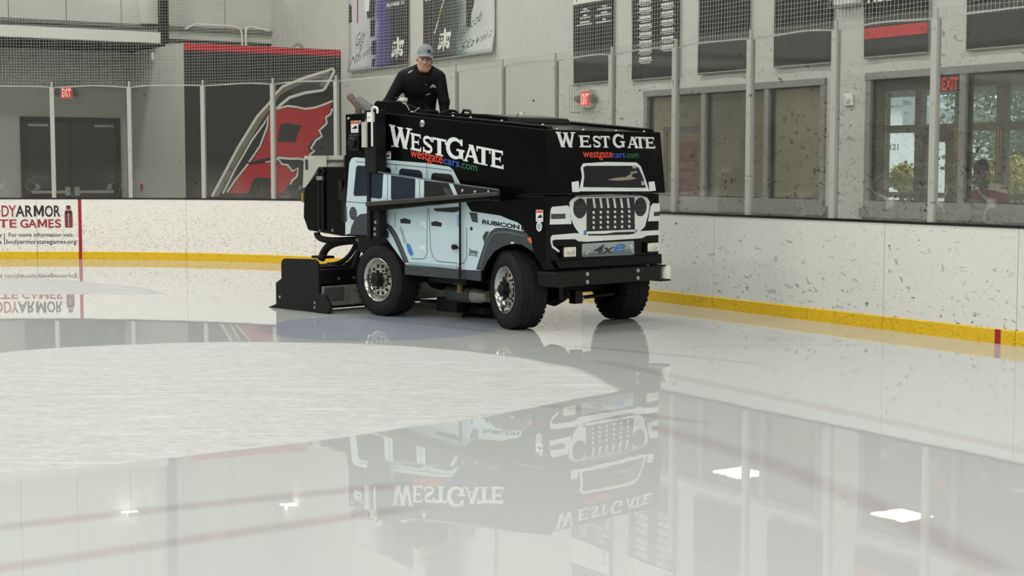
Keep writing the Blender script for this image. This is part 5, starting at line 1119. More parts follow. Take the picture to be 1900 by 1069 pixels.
# ---- operator station on top
m = MB(); m.prism([(-.49, 1.6), (-.49, 2.15), (-.455, 2.178), (-.10, 2.167), (.10, 2.12), (.27, 2.06), (.27, 1.6)], lambda x, z, y: (x, y, z), .33, .56); cb = part('control_box', m, M_black, recalc=True, bevel=.015)
m = MB()
for k in range(16):
    a = k / 15; x = -.02 + a * .10; m.lathe([(0, .006), (.006, .004), (.007, 0)], lambda u, v, c: (x + u, .33 - c, 2.14 - .075 * a + .02 * math.sin(a * 3.1) + v), 8)
    x = .13 + a * .10; m.lathe([(0, .006), (.006, .004), (.007, 0)], lambda u, v, c: (x + u, .33 - c, 2.085 - .05 * (1 - a) + v), 8)
part('chain', m, M_steel, cb, smooth=50)
m = MB(); m.box((-.17, .40, 2.165), (-.10, .46, 2.20), 0); m.tube([(-.26, .42, 2.17), (-.24, .42, 2.20), (-.18, .42, 2.20)], .012, 6, 1); part('switch_cap', m, [M_white, M_blackm], cb, bevel=.005)
m = MB(); m.tube([(-.97, .4, 2.245), (-.82, .4, 2.125), (-.82, .4, 1.62)], .038, 12); m.tube([(-.62, .32, 2.06), (-.62, .32, 1.62)], .02, 8); m.box((-.9, .3, 1.60), (-.58, .5, 1.62)); part('exhaust_pipe', m, mat('rusty_pipe', (98, 78, 68), .6, .3, var=.25), smooth=50)
m = MB(); m.tube([(-.70, .3, 2.185), (-.50, .3, 2.08)], .05, 12); m.tube([(-.54, .3, 2.1), (-.45, .3, 2.03)], .06, 12); part('air_filter', m, mat('filter_grey', (92, 92, 88), .5), smooth=50)
m = MB(); M_seat = mat('seat_vinyl', (24, 24, 26), .5)
m.box((-.56, .60, 1.24), (-.28, 1.05, 1.66)); part('seat_base', m, M_blackm)
m = MB(); m.box((-.56, .58, 1.66), (-.14, 1.08, 1.76)); st = part('seat', m, M_seat, bevel=.03)
m = MB(); m.box((-.60, .60, 1.76), (-.54, 1.06, 2.02)); part('seat_back', m, M_seat, st, bevel=.025)
T = Matrix.Translation((.03, .82, 1.975)) @ Matrix.Rotation(math.radians(-35), 4, 'Y')
m = MB(); ring = [tuple(T @ Vector((.17*math.cos(a), .17*math.sin(a), 0))) for a in [2*math.pi*i/32 for i in range(33)]]; m.tube(ring, .014, 8, cap=False); m.tube([tuple(T @ Vector((-.17, 0, 0))), tuple(T @ Vector((.17, 0, 0)))], .012, 6); m.tube([tuple(T @ Vector((0, -.17, 0))), tuple(T @ Vector((0, .17, 0)))], .012, 6); m.tube([tuple(T @ Vector((0, 0, 0))), (.22, .82, 1.75)], .025, 8)
part('steering_wheel', m, M_blackm, smooth=60)
m = MB(); m.tube([(-.30, .60, 1.9), (-.33, .60, 2.04)], .01, 6); m.lathe([(0, -.02), (.022, -.01), (.024, .01), (0, .03)], lambda x, y, a: (-.33 + x, .60 + y, 2.05 + a), 14); part('control_lever', m, M_blackm, smooth=50)
# ------------------------------------------------------------------ bodies as one continuous surface
def sdf_mesh(prims, lo, hi, h, k=0.02):
    """smooth union of tapered capsules / ellipsoids (cuts with negative sign), meshed by surface nets"""
    lo = np.array(lo, float); n = np.ceil((np.array(hi) - lo) / h).astype(int) + 1
    F = np.full(n, 0.06, np.float32); ax = [lo[i] + h * np.arange(n[i]) for i in range(3)]
    for pr in prims:
        if pr[0] == 'plane':
            X, Y, Z = np.meshgrid(*ax, indexing='ij'); F = np.maximum(F, ((X-pr[1][0])*pr[2][0] + (Y-pr[1][1])*pr[2][1] + (Z-pr[1][2])*pr[2][2]).astype(np.float32)); continue
        kind = pr[0]; kk = pr[-1] if isinstance(pr[-1], float) and kind.endswith('_k') else k
        if kind.startswith('cap'):
            a, b, ra, rb = np.array(pr[1], float), np.array(pr[2], float), pr[3], pr[4]
            mn = np.minimum(a - ra, b - rb); mx = np.maximum(a + ra, b + rb)
        else:
            c, r = np.array(pr[1], float), np.array(pr[2], float); R = pr[3] if len(pr) > 3 and pr[3] is not None and not isinstance(pr[3], float) else None
            mm = r.max(); mn, mx = c - mm, c + mm
        i0 = np.maximum(((mn - .06 - lo) / h).astype(int), 0); i1 = np.minimum(((mx + .06 - lo) / h).astype(int) + 2, n)
        if (i1 <= i0).any(): continue
        sl = tuple(slice(i0[i], i1[i]) for i in range(3))
        X, Y, Z = np.meshgrid(*[ax[i][sl[i]] for i in range(3)], indexing='ij')
        if kind.startswith('cap'):
            d = b - a; L = float(d @ d) or 1e-9
            t = np.clip(((X-a[0])*d[0] + (Y-a[1])*d[1] + (Z-a[2])*d[2]) / L, 0, 1)
            D = np.sqrt((X-a[0]-t*d[0])**2 + (Y-a[1]-t*d[1])**2 + (Z-a[2]-t*d[2])**2) - (ra + (rb - ra) * t)
        else:
            x, y, z = X-c[0], Y-c[1], Z-c[2]
            if R is not None:
                x, y, z = (R[0][0]*x + R[1][0]*y + R[2][0]*z, R[0][1]*x + R[1][1]*y + R[2][1]*z, R[0][2]*x + R[1][2]*y + R[2][2]*z)
            q = np.sqrt((x/r[0])**2 + (y/r[1])**2 + (z/r[2])**2); q2 = np.sqrt((x/r[0]**2)**2 + (y/r[1]**2)**2 + (z/r[2]**2)**2) + 1e-9
            D = q * (q - 1) / q2
        S = F[sl]
        if kind.startswith('cut') or kind.startswith('ecut'):
            D = -D; hh = np.clip(.5 - .5 * (S - D) / kk, 0, 1); F[sl] = S * (1 - hh) + D * hh + kk * hh * (1 - hh)
        else:
            hh = np.clip(.5 + .5 * (S - D) / kk, 0, 1); F[sl] = S * (1 - hh) + D * hh - kk * hh * (1 - hh)
    return F, lo, h
def nets(F, lo, h):
    ins = F < 0; c = [(i, j, k) for i in (0, 1) for j in (0, 1) for k in (0, 1)]
    sh = tuple(s - 1 for s in F.shape)
    sub = lambda A, o: A[o[0]:o[0]+sh[0], o[1]:o[1]+sh[1], o[2]:o[2]+sh[2]]
    cnt = sum(sub(ins, o).astype(np.int8) for o in c); act = (cnt > 0) & (cnt < 8)
    acc = np.zeros(sh + (3,), np.float32); num = np.zeros(sh, np.float32)
    for a in c:
        for axn in range(3):
            if a[axn]: continue
            b = list(a); b[axn] = 1
            fa, fb = sub(F, a), sub(F, b); s = (fa < 0) != (fb < 0)
            t = np.where(s, fa / np.where(s, fa - fb, 1), 0)
            for q in range(3): acc[..., q] += np.where(s, a[q] + (t if q == axn else 0), 0)
            num += s
    idx = np.full(sh, -1, int); w = np.argwhere(act); idx[act] = np.arange(len(w))
    V = lo + h * (w + acc[act] / num[act][:, None])
    faces = []
    for axn in range(3):
        o1, o2 = [q for q in range(3) if q != axn]
        e = np.argwhere((np.take(ins, range(F.shape[axn]-1), axn) != np.take(ins, range(1, F.shape[axn]), axn)))
        e = e[(e[:, o1] > 0) & (e[:, o2] > 0) & (e[:, o1] < sh[o1]) & (e[:, o2] < sh[o2])]
        if not len(e): continue
        q = []
        for da, db in ((-1, -1), (0, -1), (0, 0), (-1, 0)):
            f = e.copy(); f[:, o1] += da; f[:, o2] += db; q.append(idx[f[:, 0], f[:, 1], f[:, 2]])
        q = np.stack(q, 1); flip = ins[e[:, 0], e[:, 1], e[:, 2]]
        if axn == 1: flip = ~flip
        q[~flip] = q[~flip][:, ::-1]
        faces.append(q)
    return V, np.concatenate(faces)
def body_obj(name, prims, lo, hi, h, mats, parent, k=0.02, matfn=None, cutfn=None):
    F, l, hh = sdf_mesh(prims, lo, hi, h, k); V, Q = nets(F, l, hh)
    if cutfn is not None:
        keep = ~cutfn(V)[Q].any(1); Q = Q[keep]
        us = np.unique(Q); mp = np.full(len(V), -1); mp[us] = np.arange(len(us)); V = V[us]; Q = mp[Q]
    me = bpy.data.meshes.new(name); me.from_pydata(V.tolist(), [], Q.tolist())
    for m_ in (mats if isinstance(mats, list) else [mats]): me.materials.append(m_)
    if matfn is not None: me.polygons.foreach_set('material_index', matfn(V[Q].mean(1)).astype(int).tolist())
    me.polygons.foreach_set('use_smooth', [True] * len(me.polygons)); me.update()
    o = bpy.data.objects.new(name, me); COL.objects.link(o); o.parent = parent
    return o
def hand(prims, wrist, d, side_v, curl, r=.0085, pl=.085):
    """palm plus five separate bent fingers; d = pointing direction, side_v = towards the thumb, curl = direction the fingers bend to"""
    w, d, s, c = (np.array(q, float) for q in (wrist, d, side_v, curl)); d /= np.linalg.norm(d); s /= np.linalg.norm(s); c /= np.linalg.norm(c)
    for q in (-.026, -.009, .009, .026): prims.append(('cap_k', w + s*q*.7, w + d*pl + s*q, .018, .014, .012))
    for q, l in ((-.031, .8), (-.0105, .97), (.0105, 1.0), (.031, .9)):
        a = w + d*pl + s*q; b = a + (d*.7 + c*.55)*.036*l; e = b + (d*.15 + c*1.0)*.028*l; g = e + (-d*.5 + c*.75)*.02*l
        prims += [('cap_k', a, b, r*1.1, r, .004), ('cap_k', b, e, r, r*.92, .004), ('cap_k', e, g, r*.92, r*.8, .004)]
    a = w + d*.03 + s*.03; b = a + (d*.55 + s*.75)*.04; e = b + (d*.8 + c*.5)*.034
    prims += [('cap_k', a, b, r*1.35, r*1.15, .006), ('cap_k', b, e, r*1.15, r*.9, .004)]
def rotm(yaw, pitch, roll):
    return np.array((Matrix.Rotation(yaw, 3, 'Z') @ Matrix.Rotation(roll, 3, 'Y') @ Matrix.Rotation(pitch, 3, 'X')))
def head(prims, c, R, s=1.0):
    T = lambda x, y, z: np.array(c) + R @ (np.array((x, y, z)) * s)
    E_ = lambda p, r, k_=.02, kind='ell_k': prims.append((kind, T(*p), np.array(r) * s, R, k_))
    C_ = lambda a, b, ra, rb, k_=.012: prims.append(('cap_k', T(*a), T(*b), ra*s, rb*s, k_))
    E_((0, .012, .035), (.077, .096, .092)); E_((0, -.022, -.045), (.060, .068, .080), .03); C_((-.022, -.062, -.108), (.022, -.062, -.108), .022, .022, .03)
    C_((-.052, -.005, -.07), (-.03, -.05, -.10), .02, .02, .03); C_((.052, -.005, -.07), (.03, -.05, -.10), .02, .02, .03)
    E_((-.038, -.058, -.022), (.026, .026, .024), .02); E_((.038, -.058, -.022), (.026, .026, .024), .02)
    C_((-.040, -.080, .022), (.040, -.080, .022), .011, .011, .012)
    E_((-.031, -.096, .002), (.017, .016, .011), .010, 'ecut_k'); E_((.031, -.096, .002), (.017, .016, .011), .010, 'ecut_k')
    C_((0, -.088, .012), (0, -.108, -.034), .009, .014, .010); E_((-.013, -.096, -.037), (.009, .010, .008), .008); E_((.013, -.096, -.037), (.009, .010, .008), .008)
    C_((-.022, -.082, -.068), (.022, -.082, -.068), .0055, .0055, .006); C_((-.019, -.081, -.080), (.019, -.081, -.080), .006, .006, .006)
    C_((-.024, -.099, -.0725), (.024, -.099, -.0725), .002, .002, .003) if False else None
    E_((-.080, .018, -.008), (.010, .020, .031), .008); E_((.080, .018, -.008), (.010, .020, .031), .008)
    return T
# ------------------------------------------------------------------ the operator (frame: x to the right of the photo, y away, z up)
ox, oy, _ = VW(-.15, .74)
man = None
M_skin = mat('skin', (196, 150, 128), .5, var=.08, scale=25); M_lip = mat('lips', (172, 122, 106), .5); M_stub = mat('stubble_skin', (178, 138, 118), .55, var=.1, scale=30)
M_shirt = mat('shirt_black', (9, 9, 11), .75, spec=.2, var=.25, scale=14, bump=.35); M_trous = mat('trousers_dark', (30, 31, 36), .8)
HC = np.array((.0, -.02, 2.605)); HR = rotm(math.radians(8), math.radians(6), math.radians(7))
shR, elR, wrR = (-.225, .08, 2.425), (-.385, .02, 2.16), (-.30, -.05, 1.99)
shL, elL, wrL = (.138, .04, 2.415), (.197, 0.0, 2.17), (.20, -.03, 1.99)
chest, waist, pelv = (-.045, .09, 2.335), (-.065, .16, 2.08), (-.12, .25, 1.86)
fwd = np.array((math.cos(VA), math.sin(VA), 0)); lft = np.array((-math.sin(VA), math.cos(VA), 0))
hipR, hipL = np.array(pelv) - lft*.09, np.array(pelv) + lft*.09
knR, knL = hipR + fwd*.42 + np.array((0, 0, -.03)) - lft*.04, hipL + fwd*.42 + np.array((0, 0, -.03)) + lft*.04
anR, anL = knR + fwd*.02 + np.array((0, 0, -.46)), knL + fwd*.02 + np.array((0, 0, -.46))
def figure(g, limbs=True):
    """g = extra thickness (clothing)"""
    q = []
    C_ = lambda a, b, ra, rb, k_=.05: q.append(('cap_k', a, b, ra + g, rb + g, k_))
    q.append(('ell_k', np.array(chest), np.array((.185 + g, .115 + g, .165 + g)), rotm(math.radians(10), math.radians(18), math.radians(3)), .05))
    C_((-.16, .075, 2.42), (.085, .05, 2.41), .085, .085); C_((-.10, .10, 2.30), (-.13, .19, 2.02), .095, .10); C_((.03, .09, 2.29), (-.02, .17, 2.02), .085, .10)
    C_((-.17, .09, 2.455), (-.055, .06, 2.525), .055, .040, .03); C_((.10, .06, 2.45), (.035, .045, 2.515), .055, .040, .03)
    q.append(('ell_k', np.array(pelv), np.array((.17 + g, .13 + g, .12 + g)), rotm(VA, 0, 0), .06)); C_(waist, pelv, .12, .13)
    for s_, e_, w_ in ((shR, elR, wrR), (shL, elL, wrL)): C_(s_, e_, .066, .046, .035); C_(e_, w_, .046, .030, .02)
    return q
sk = figure(0.0)
sk += [('cap_k', (-.02, .03, 2.44), (-.005, .005, 2.54), .058, .056, .02)]
Th = head(sk, HC, HR)
for a, b, c in ((hipR, knR, anR), (hipL, knL, anL)):
    sk += [('cap_k', a, b, .085, .058, .03), ('cap_k', b, c, .056, .042, .02), ('cap_k', c + np.array((0, 0, -.03)), c + fwd*.15 + np.array((0, 0, -.045)), .04, .032, .02)]
hand(sk, wrR, (.3, -.45, -.75), (.6, .6, 0), (.5, .2, -.6)); hand(sk, wrL, (-.35, -.5, -.75), (-.6, .6, 0), (-.5, .2, -.6))
root_z = 1.3
def shift(pr): return pr
lo, hi = (-.50, -.55, 1.25), (.55, .60, 2.76)
def skin_mi(Pm):
    L = (Pm - HC) @ HR; mi = np.zeros(len(Pm))
    mi[(np.abs(L[:, 0]) < .023) & (L[:, 1] < -.07) & (L[:, 2] < -.064) & (L[:, 2] > -.083)] = 1
    mi[(L[:, 1] < .02) & (L[:, 2] < -.05) & (mi == 0) & (L[:, 2] > -.14)] = 2
    return mi
F, l_, h_ = sdf_mesh(sk, lo, hi, .006, .02); V, Q = nets(F, l_, h_)
me = bpy.data.meshes.new('person'); me.from_pydata(V.tolist(), [], Q.tolist())
for mm in (M_skin, M_lip, M_stub): me.materials.append(mm)
me.polygons.foreach_set('material_index', skin_mi(V[Q].mean(1)).astype(int).tolist()); me.polygons.foreach_set('use_smooth', [True] * len(me.polygons)); me.update()
man = bpy.data.objects.new('person', me); COL.objects.link(man); man.location = (ox, oy, 0)
tag(man, 'person in a grey cap and black long-sleeved shirt driving the ice machine, leaning forward', 'person')
sh = figure(.010) + [('cap_k', (-.022, .04, 2.43), (-.012, .028, 2.470), .072, .068, .02)]
shirt = body_obj('shirt', sh, (-.54, -.42, 1.74), (.42, .55, 2.64), .008, M_shirt, man)
tr = [('ell_k', np.array(pelv), np.array((.182, .142, .13)), rotm(VA, 0, 0), .06)]
for a, b, c in ((hipR, knR, anR), (hipL, knL, anL)): tr += [('cap_k', a, b, .097, .07, .03), ('cap_k', b, c, .068, .058, .02)]
body_obj('trousers', tr, (-.50, -.55, 1.30), (.55, .60, 2.02), .010, M_trous, man)
shx = []
for c in (anR, anL): shx += [('cap_k', c + np.array((0, 0, -.03)), c + fwd*.16 + np.array((0, 0, -.045)), .05, .042, .02)]
body_obj('shoes', shx, (-.50, -.55, 1.22), (.6, .60, 1.5), .010, M_blackm, man)
# cap with a curved peak, and a small dark badge
cp_ = []
cp_.append(('ell_k', Th(0, .014, .058), np.array((.086, .104, .098)), HR, .01)); cp_.append(('plane', Th(0, -.02, .036), HR @ np.array((0, .10, -1.0))))
for a in np.linspace(-1, 1, 13):
    x = a * .076; y0 = -.066 + .034 * abs(a) ** 2; y1 = -.158 + .060 * abs(a) ** 2; zz = .052 - .022 * abs(a) ** 2
    cp_.append(('cap_k', Th(x, y0, zz + .004), Th(x * .95, y1, zz - .016), .0075, .0065, .008))
M_cap_g = mat('cap_grey', (126, 130, 132), .8, var=.1, scale=30)
capo = body_obj('cap', cp_, tuple(HC + np.array((-.15, -.22, -.06))), tuple(HC + np.array((.15, .16, .19))), .0055, M_cap_g, man)
m = MB(); v = [Th(.028 + a, -.0865 + abs(.028 + a) * .28, .088 + b) for a, b in ((-.018, .0), (-.008, .016), (.004, .014), (.016, .006), (.008, -.006), (.014, -.016), (.0, -.014), (-.010, -.008))]
v = [tuple(Vector(q) + Vector((0, -.012, 0))) for q in v]
m.add(v, [tuple(range(8))]); o = m.obj('cap_badge', M_blackm, capo, world=False)
for sg in (-1, 1):
    m = MB(); c_ = Th(sg * .031, -.080, .002); m.lathe([(0.0001, -.011)] + [(.011 * math.cos(a), .011 * math.sin(a)) for a in np.linspace(-1.4, 1.4, 9)] + [(.0001, .011)], lambda x, y, a: (c_[0] + x, c_[1] + a, c_[2] + y), 14)
    e = m.obj('eye', mat('eye_white_shaded', (160, 150, 142), .4), man, world=False, smooth=60)  # white toned down in colour to stand for the shade on the eyes
    m = MB(); m.lathe([(0.0001, -.0122), (.0055, -.011)], lambda x, y, a: (c_[0] + .001 + x, c_[1] + a, c_[2] - .001 + y), 12); m.obj('iris', mat('iris_dark', (40, 34, 30), .2), e, world=False)
    m = MB(); m.tube([Th(sg*.014, -.091, .022), Th(sg*.032, -.094, .027), Th(sg*.046, -.084, .022)], [.003, .004, .0025], 6); m.obj('eyebrow', mat('brow_brown', (110, 84, 66), .8), man, world=False)
hr = [('ell_k', Th(0, .035, .0), np.array((.0795, .082, .055)), HR, .01), ('plane', Th(0, .012, 0), HR @ np.array((0, -1.0, 0)))]
body_obj('hair', hr, tuple(HC + np.array((-.12, -.1, -.08))), tuple(HC + np.array((.12, .15, .08))), .007, mat('hair_brown', (92, 76, 64), .8), man)
# shirt badges
def on_shirt(pts, mt, name):
    m = MB(); vv = []
    bt = None
    for x, z in pts:
        vv.append((x, None, z))
    return vv
from mathutils.bvhtree import BVHTree
bv = BVHTree.FromPolygons([v_.co for v_ in shirt.data.vertices], [tuple(p_.vertices) for p_ in shirt.data.polygons])
def proj_poly(m, pts, mi=0):
    out = []
    for x, z in pts:
        hit = bv.ray_cast(Vector((x, -1, z)), Vector((0, 1, 0)))[0]
        out.append((x, (hit.y if hit else -.05) - .004, z))
    m.add(out, [tuple(range(len(out)))], mi)
px = lambda x, y: ((x / 6.683 + 680 - 788) / 177, 2.485 + (132 - 60 - y / 6.683) / 177)
m = MB()
proj_poly(m, [px(*q) for q in ((515, 497), (565, 465), (575, 472), (525, 508))])
proj_poly(m, [px(*q) for q in ((778, 690), (800, 655), (822, 640), (850, 662), (855, 690), (820, 675))])
proj_poly(m, [px(*q) for q in ((733, 768), (785, 748), (787, 758), (740, 778))])
proj_poly(m, [px(*q) for q in ((728, 645), (742, 640), (742, 650), (730, 655))])
m.obj('shirt_badges', mat('badge_grey', (176, 166, 176), .6), shirt, world=False)
# ------------------------------------------------------------------ child seated behind the lobby window
cx, cy, _ = P(11.12, 12.72, 0)
M_ckin = mat('skin_brown', (94, 66, 54), .5); q = []
CH = np.array((0, 0, 1.44)); CR = rotm(math.radians(-20), math.radians(14), math.radians(-4))
TC = head(q, CH, CR, .92)
TZ_ = .055
q += [('cap_k', (0, .03, 1.29), (0, .015, 1.37), .048, .048, .02), ('ell_k', np.array((0.03, .05, 1.06 + TZ_)), np.array((.17, .11, .20)), None, .04), ('cap_k', (-.11, .05, 1.20 + TZ_), (.16, .05, 1.19 + TZ_), .06, .06, .04), ('cap_k', (.04, .07, .96), (.04, .09, .74), .12, .13, .04)]
for sg in (-1, 1):
    q += [('cap_k', (sg*.18 + .03, .05, 1.18 + TZ_), (sg*.26 + .03, -.02, .98), .05, .042, .03), ('cap_k', (sg*.26 + .03, -.02, .98), (sg*.12 + .03, -.20, 1.02), .04, .028, .02)]
    hand(q, (sg*.12 + .03, -.20, 1.02), (-sg*.3, -.8, -.1), (-sg*.5, 0, .8), (0, -.3, -1), .007, .065)
    q += [('cap_k', (sg*.08 + .04, .10, .74), (sg*.09 + .04, -.22, .70), .075, .055, .03), ('cap_k', (sg*.09 + .04, -.22, .70), (sg*.09 + .04, -.20, .32), .05, .036, .02), ('cap_k', (sg*.09 + .04, -.20, .27), (sg*.09 + .04, -.33, .25), .035, .028, .02)]
F, l_, h_ = sdf_mesh(q, (-.5, -.5, .2), (.55, .35, 1.65), .009, .02); V, Q = nets(F, l_, h_)
me = bpy.data.meshes.new('person'); me.from_pydata(V.tolist(), [], Q.tolist()); me.materials.append(M_ckin); me.polygons.foreach_set('use_smooth', [True] * len(me.polygons)); me.update()
kid = bpy.data.objects.new('person', me); COL.objects.link(kid); kid.location = (cx, cy, 0)
tag(kid, 'seated person in a white and maroon jacket looking down behind the lobby window', 'person')
jk = [('ell_k', np.array((.03, .05, 1.06 + TZ_)), np.array((.20, .135, .22)), None, .04), ('cap_k', (-.12, .05, 1.20 + TZ_), (.17, .05, 1.19 + TZ_), .078, .078, .04), ('cap_k', (.04, .07, .96), (.04, .09, .76), .15, .15, .04)]
for sg in (-1, 1): jk += [('cap_k', (sg*.18 + .03, .05, 1.18 + TZ_), (sg*.26 + .03, -.02, .98), .075, .065, .03), ('cap_k', (sg*.26 + .03, -.02, .98), (sg*.12 + .03, -.18, 1.02), .06, .045, .02)]
body_obj('jacket', jk, (-.5, -.4, .6), (.55, .35, 1.45), .010, [mat('jacket_white', (226, 220, 204), .8), mat('jacket_maroon', (128, 32, 42), .8), mat('jacket_dark', (34, 34, 38), .8)], kid, matfn=lambda Pm: np.where((np.abs(Pm[:, 0] - .0) < .035) & (Pm[:, 1] < .05), 2, np.where(Pm[:, 2] < 1.27 - .2 * np.abs(Pm[:, 0]), 1, 0)))
tq = []
for sg in (-1, 1): tq += [('cap_k', (sg*.08 + .04, .10, .74), (sg*.09 + .04, -.22, .70), .088, .066, .03), ('cap_k', (sg*.09 + .04, -.22, .70), (sg*.09 + .04, -.20, .34), .06, .05, .02)]
body_obj('trousers', tq, (-.3, -.4, .2), (.4, .3, .9), .012, M_trous, kid)
body_obj('hair', [('ell_k', TC(0, .018, .045), np.array((.088, .104, .098)), CR, .01), ('cap_k', TC(-.05, -.05, .07), TC(.05, -.05, .07), .03, .03, .02), ('plane', TC(0, 0, .02), CR @ np.array((0, -.25, -1.0)))], (-.2, -.2, 1.35), (.2, .2, 1.65), .008, M_blackm, kid)
body_obj('hood_collar', [('cap_k', (-.07, .03, 1.32), (.0, -.06, 1.30), .035, .03, .02), ('cap_k', (.0, -.06, 1.30), (.07, .03, 1.32), .03, .035, .02), ('cap_k', (0, -.085, 1.28), (0.0, -.10, 1.10), .024, .022, .01)], (-.2, -.2, 1.0), (.2, .2, 1.42), .008, M_blackm, kid)
m = MB(); b0 = (cx + .04, cy + .10)
m.lathe([(0, .64), (.19, .64), (.20, .60), (.19, .57), (0, .57)], lambda x, y, a: (b0[0] + x, b0[1] + y, a), 24); st = m.obj('stool', M_frame_d, smooth=40); tag(st, 'dark round stool under the seated person in the lobby', 'stool')
m = MB(); m.tube([(b0[0], b0[1], .57), (b0[0], b0[1], .02)], .03, 10); m.lathe([(.2, .004), (.2, .02), (.03, .04)], lambda x, y, a: (b0[0] + x, b0[1] + y, a), 20); m.obj('pedestal', M_steel, st, smooth=40)
# ------------------------------------------------------------------ banners on the right wall
def ramp_mat(name, stops, rough=.55):
    m, t, p = base_mat(name); uv = t.new('ShaderNodeUVMap'); sx = t.new('ShaderNodeSeparateXYZ', ins={0: uv.outputs[0]})
    nz = t.new('ShaderNodeTexNoise', ins={'Vector': uv.outputs[0], 'Scale': 5.0, 'Detail': 4.0})
    f = t.math('ADD', sx.outputs[0], t.math('MULTIPLY', t.math('SUBTRACT', nz.outputs[0], .5), .16))
    cr = t.new('ShaderNodeValToRGB', ins={0: f}); e = cr.color_ramp.elements
    while len(e) < len(stops): e.new(.5)
    for el, (a, c) in zip(e, stops): el.position = a; el.color = rgb(*c)
    t.l.new(cr.outputs[0], p.inputs['Base Color']); p.inputs['Roughness'].default_value = rough
    return m
def banner(sl, sr, z0, z1, mats, label, group, wave=.012, lean=0.0):
    """cloth hanging on the wall; returns object and mapping (u across, v metres up from the hem)"""
    m = MB(); nu, nv = 14, 24; vs = []; uv = []
    dep = lambda u, v: .035 + wave * (math.sin(u * 5 + z0) * .5 + math.sin(v * 3.1 + sl) * .5) + lean * max(0, .3 - v)
    pt = lambda u, v, e=0.0: P(sl + (sr - sl) * u, WN - dep(u, v) - e, z0 + v)
    for j in range(nv + 1):
        for i in range(nu + 1): vs.append(pt(i/nu, (z1 - z0) * j/nv)); uv.append((i/nu, (z1 - z0) * j/nv))
    m.add(vs, [(j*(nu+1)+i, j*(nu+1)+i+1, (j+1)*(nu+1)+i+1, (j+1)*(nu+1)+i) for j in range(nv) for i in range(nu)], 0, uv)
    o = m.obj('banner', mats, smooth=60); so = o.modifiers.new('cloth', 'SOLIDIFY'); so.thickness = .006; so.offset = 1.0
    tag(o, label, 'banner', group)
    m = MB(); m.tube([P(sl, WN - .03, z1), P(sr, WN - .03, z1)], .015, 8); m.tube([pt(0, .0), pt(.5, .0), pt(1, .0)], .012, 8); m.each('hem_bar', M_frame, o, smooth=60)
    return o, lambda u, v: pt(u, v, .008), lambda u, v: pt(u, v, .011)
M_bk = mat('banner_black', (20, 20, 22), .55, var=.2, scale=2); M_bw = mat('banner_white', (228, 228, 218), .6)
M_sig = mat('signature_ink', (36, 36, 40), .6); M_sock = mat('sock_black', (26, 25, 30), .6)
def emblem(o, f, u0, u1, v0, v1):
    m = MB(); cnt = [0]
    def L(pts):
        cnt[0] += 1; e = cnt[0] * .0002
        def g(u, v):
            q = f(u, v); return (q[0] - NX * e, q[1] - NY * e, q[2])
        m.flat([(u0 + a * (u1 - u0), v0 + b * (v1 - v0)) for a, b in pts], g)
    Rb = lambda pts, w: m.ribbon([(u0 + a * (u1 - u0), v0 + b * (v1 - v0)) for a, b in pts], w, f)
    L([(.42, .42), (.62, .42), (.60, .95), (.53, 1.0), (.44, .95)]); L([(.62, .62), (.98, .62), (1.0, .82), (.62, .80)]); L([(.05, .68), (.42, .70), (.42, .78), (.05, .80), (.18, .74)])
    arc = [(.5 + .46 * math.cos(a), .22 + .24 * math.sin(a)) for a in np.linspace(-.3, math.pi + .3, 14)]
    for a, b in zip(arc[:-1], arc[1:]): L([a, b, (.5 + (b[0]-.5)*.72, .22 + (b[1]-.22)*.66), (.5 + (a[0]-.5)*.72, .22 + (a[1]-.22)*.66)])
    L([(.08, .06), (.30, .14), (.28, .22), (.06, .2)]); L([(.92, .06), (.70, .14), (.72, .22), (.94, .2)]); L([(.44, .20), (.56, .20), (.54, .02), (.5, -.02), (.46, .02)])
    for x in (.1, .28, .72, .9): L([(x - .05, .48), (x + .05, .48), (x + .03, .62), (x - .03, .62)])
    L([(.04, .20), (.96, .20), (.90, .42), (.10, .42)])
    m.obj('emblem', M_bw, o)
    m = MB(); g2 = lambda u, v: (f(u, v)[0] - NX * .008, f(u, v)[1] - NY * .008, f(u, v)[2]); put_text(m, 'FCA', u0 + .14*(u1-u0), u0 + .86*(u1-u0), v0 + .24*(v1-v0), v0 + .37*(v1-v0), g2, 0, .01); m.obj('emblem_lettering', M_bk, o)
ML = ramp_mat('player_print_left', [(0, (206, 206, 206)), (.30, (196, 196, 202)), (.44, (150, 146, 178)), (.52, (74, 66, 128)), (.66, (58, 50, 104)), (.76, (30, 28, 40)), (1, (22, 22, 28))])
o, f1, f2 = banner(24.61, 22.36, 3.20, 5.3, ML, 'white and violet signed hockey banner left of the operator\'s cap', 'signed player banners', lean=.15)
emblem(o, f1, .745, .945, .12, .48); m = MB(); put_text(m, 'PROVERBS 3:5', .66, .95, 1.00, 1.06, f1, 0, .02); put_text(m, 'THY PATHS', .70, .95, 1.12, 1.17, f1, 0, .02); m.each('print', M_bw, o)
m = MB(); put_text(m, 'Gigi', .12, .30, .43, .62, f1, 0, -.012, .5, .55); put_text(m, 'Marvin', .03, .40, .08, .24, f1, 0, -.012, .5, .55); m.ribbon([(.12, .38), (.18, .5), (.2, .3), (.16, .25), (.24, .42)], .006, f1); m.each('signature', M_sig, o)
m = MB(); m.flat([(.33, .88), (.45, .86), (.47, 1.2), (.30, 1.2)], f1); m.flat([(.37, .55), (.45, .55), (.47, .84), (.38, .85)], f1); m.flat([(.40, .24), (.47, .24), (.48, .48), (.40, .48)], f1); m.flat([(.42, .05), (.47, .03), (.49, .16), (.42, .18)], f1)
m.flat([(0.0, .85), (.06, .87), (.05, 1.15), (0, 1.2)], f1); m.each('player_print', M_sock, o)
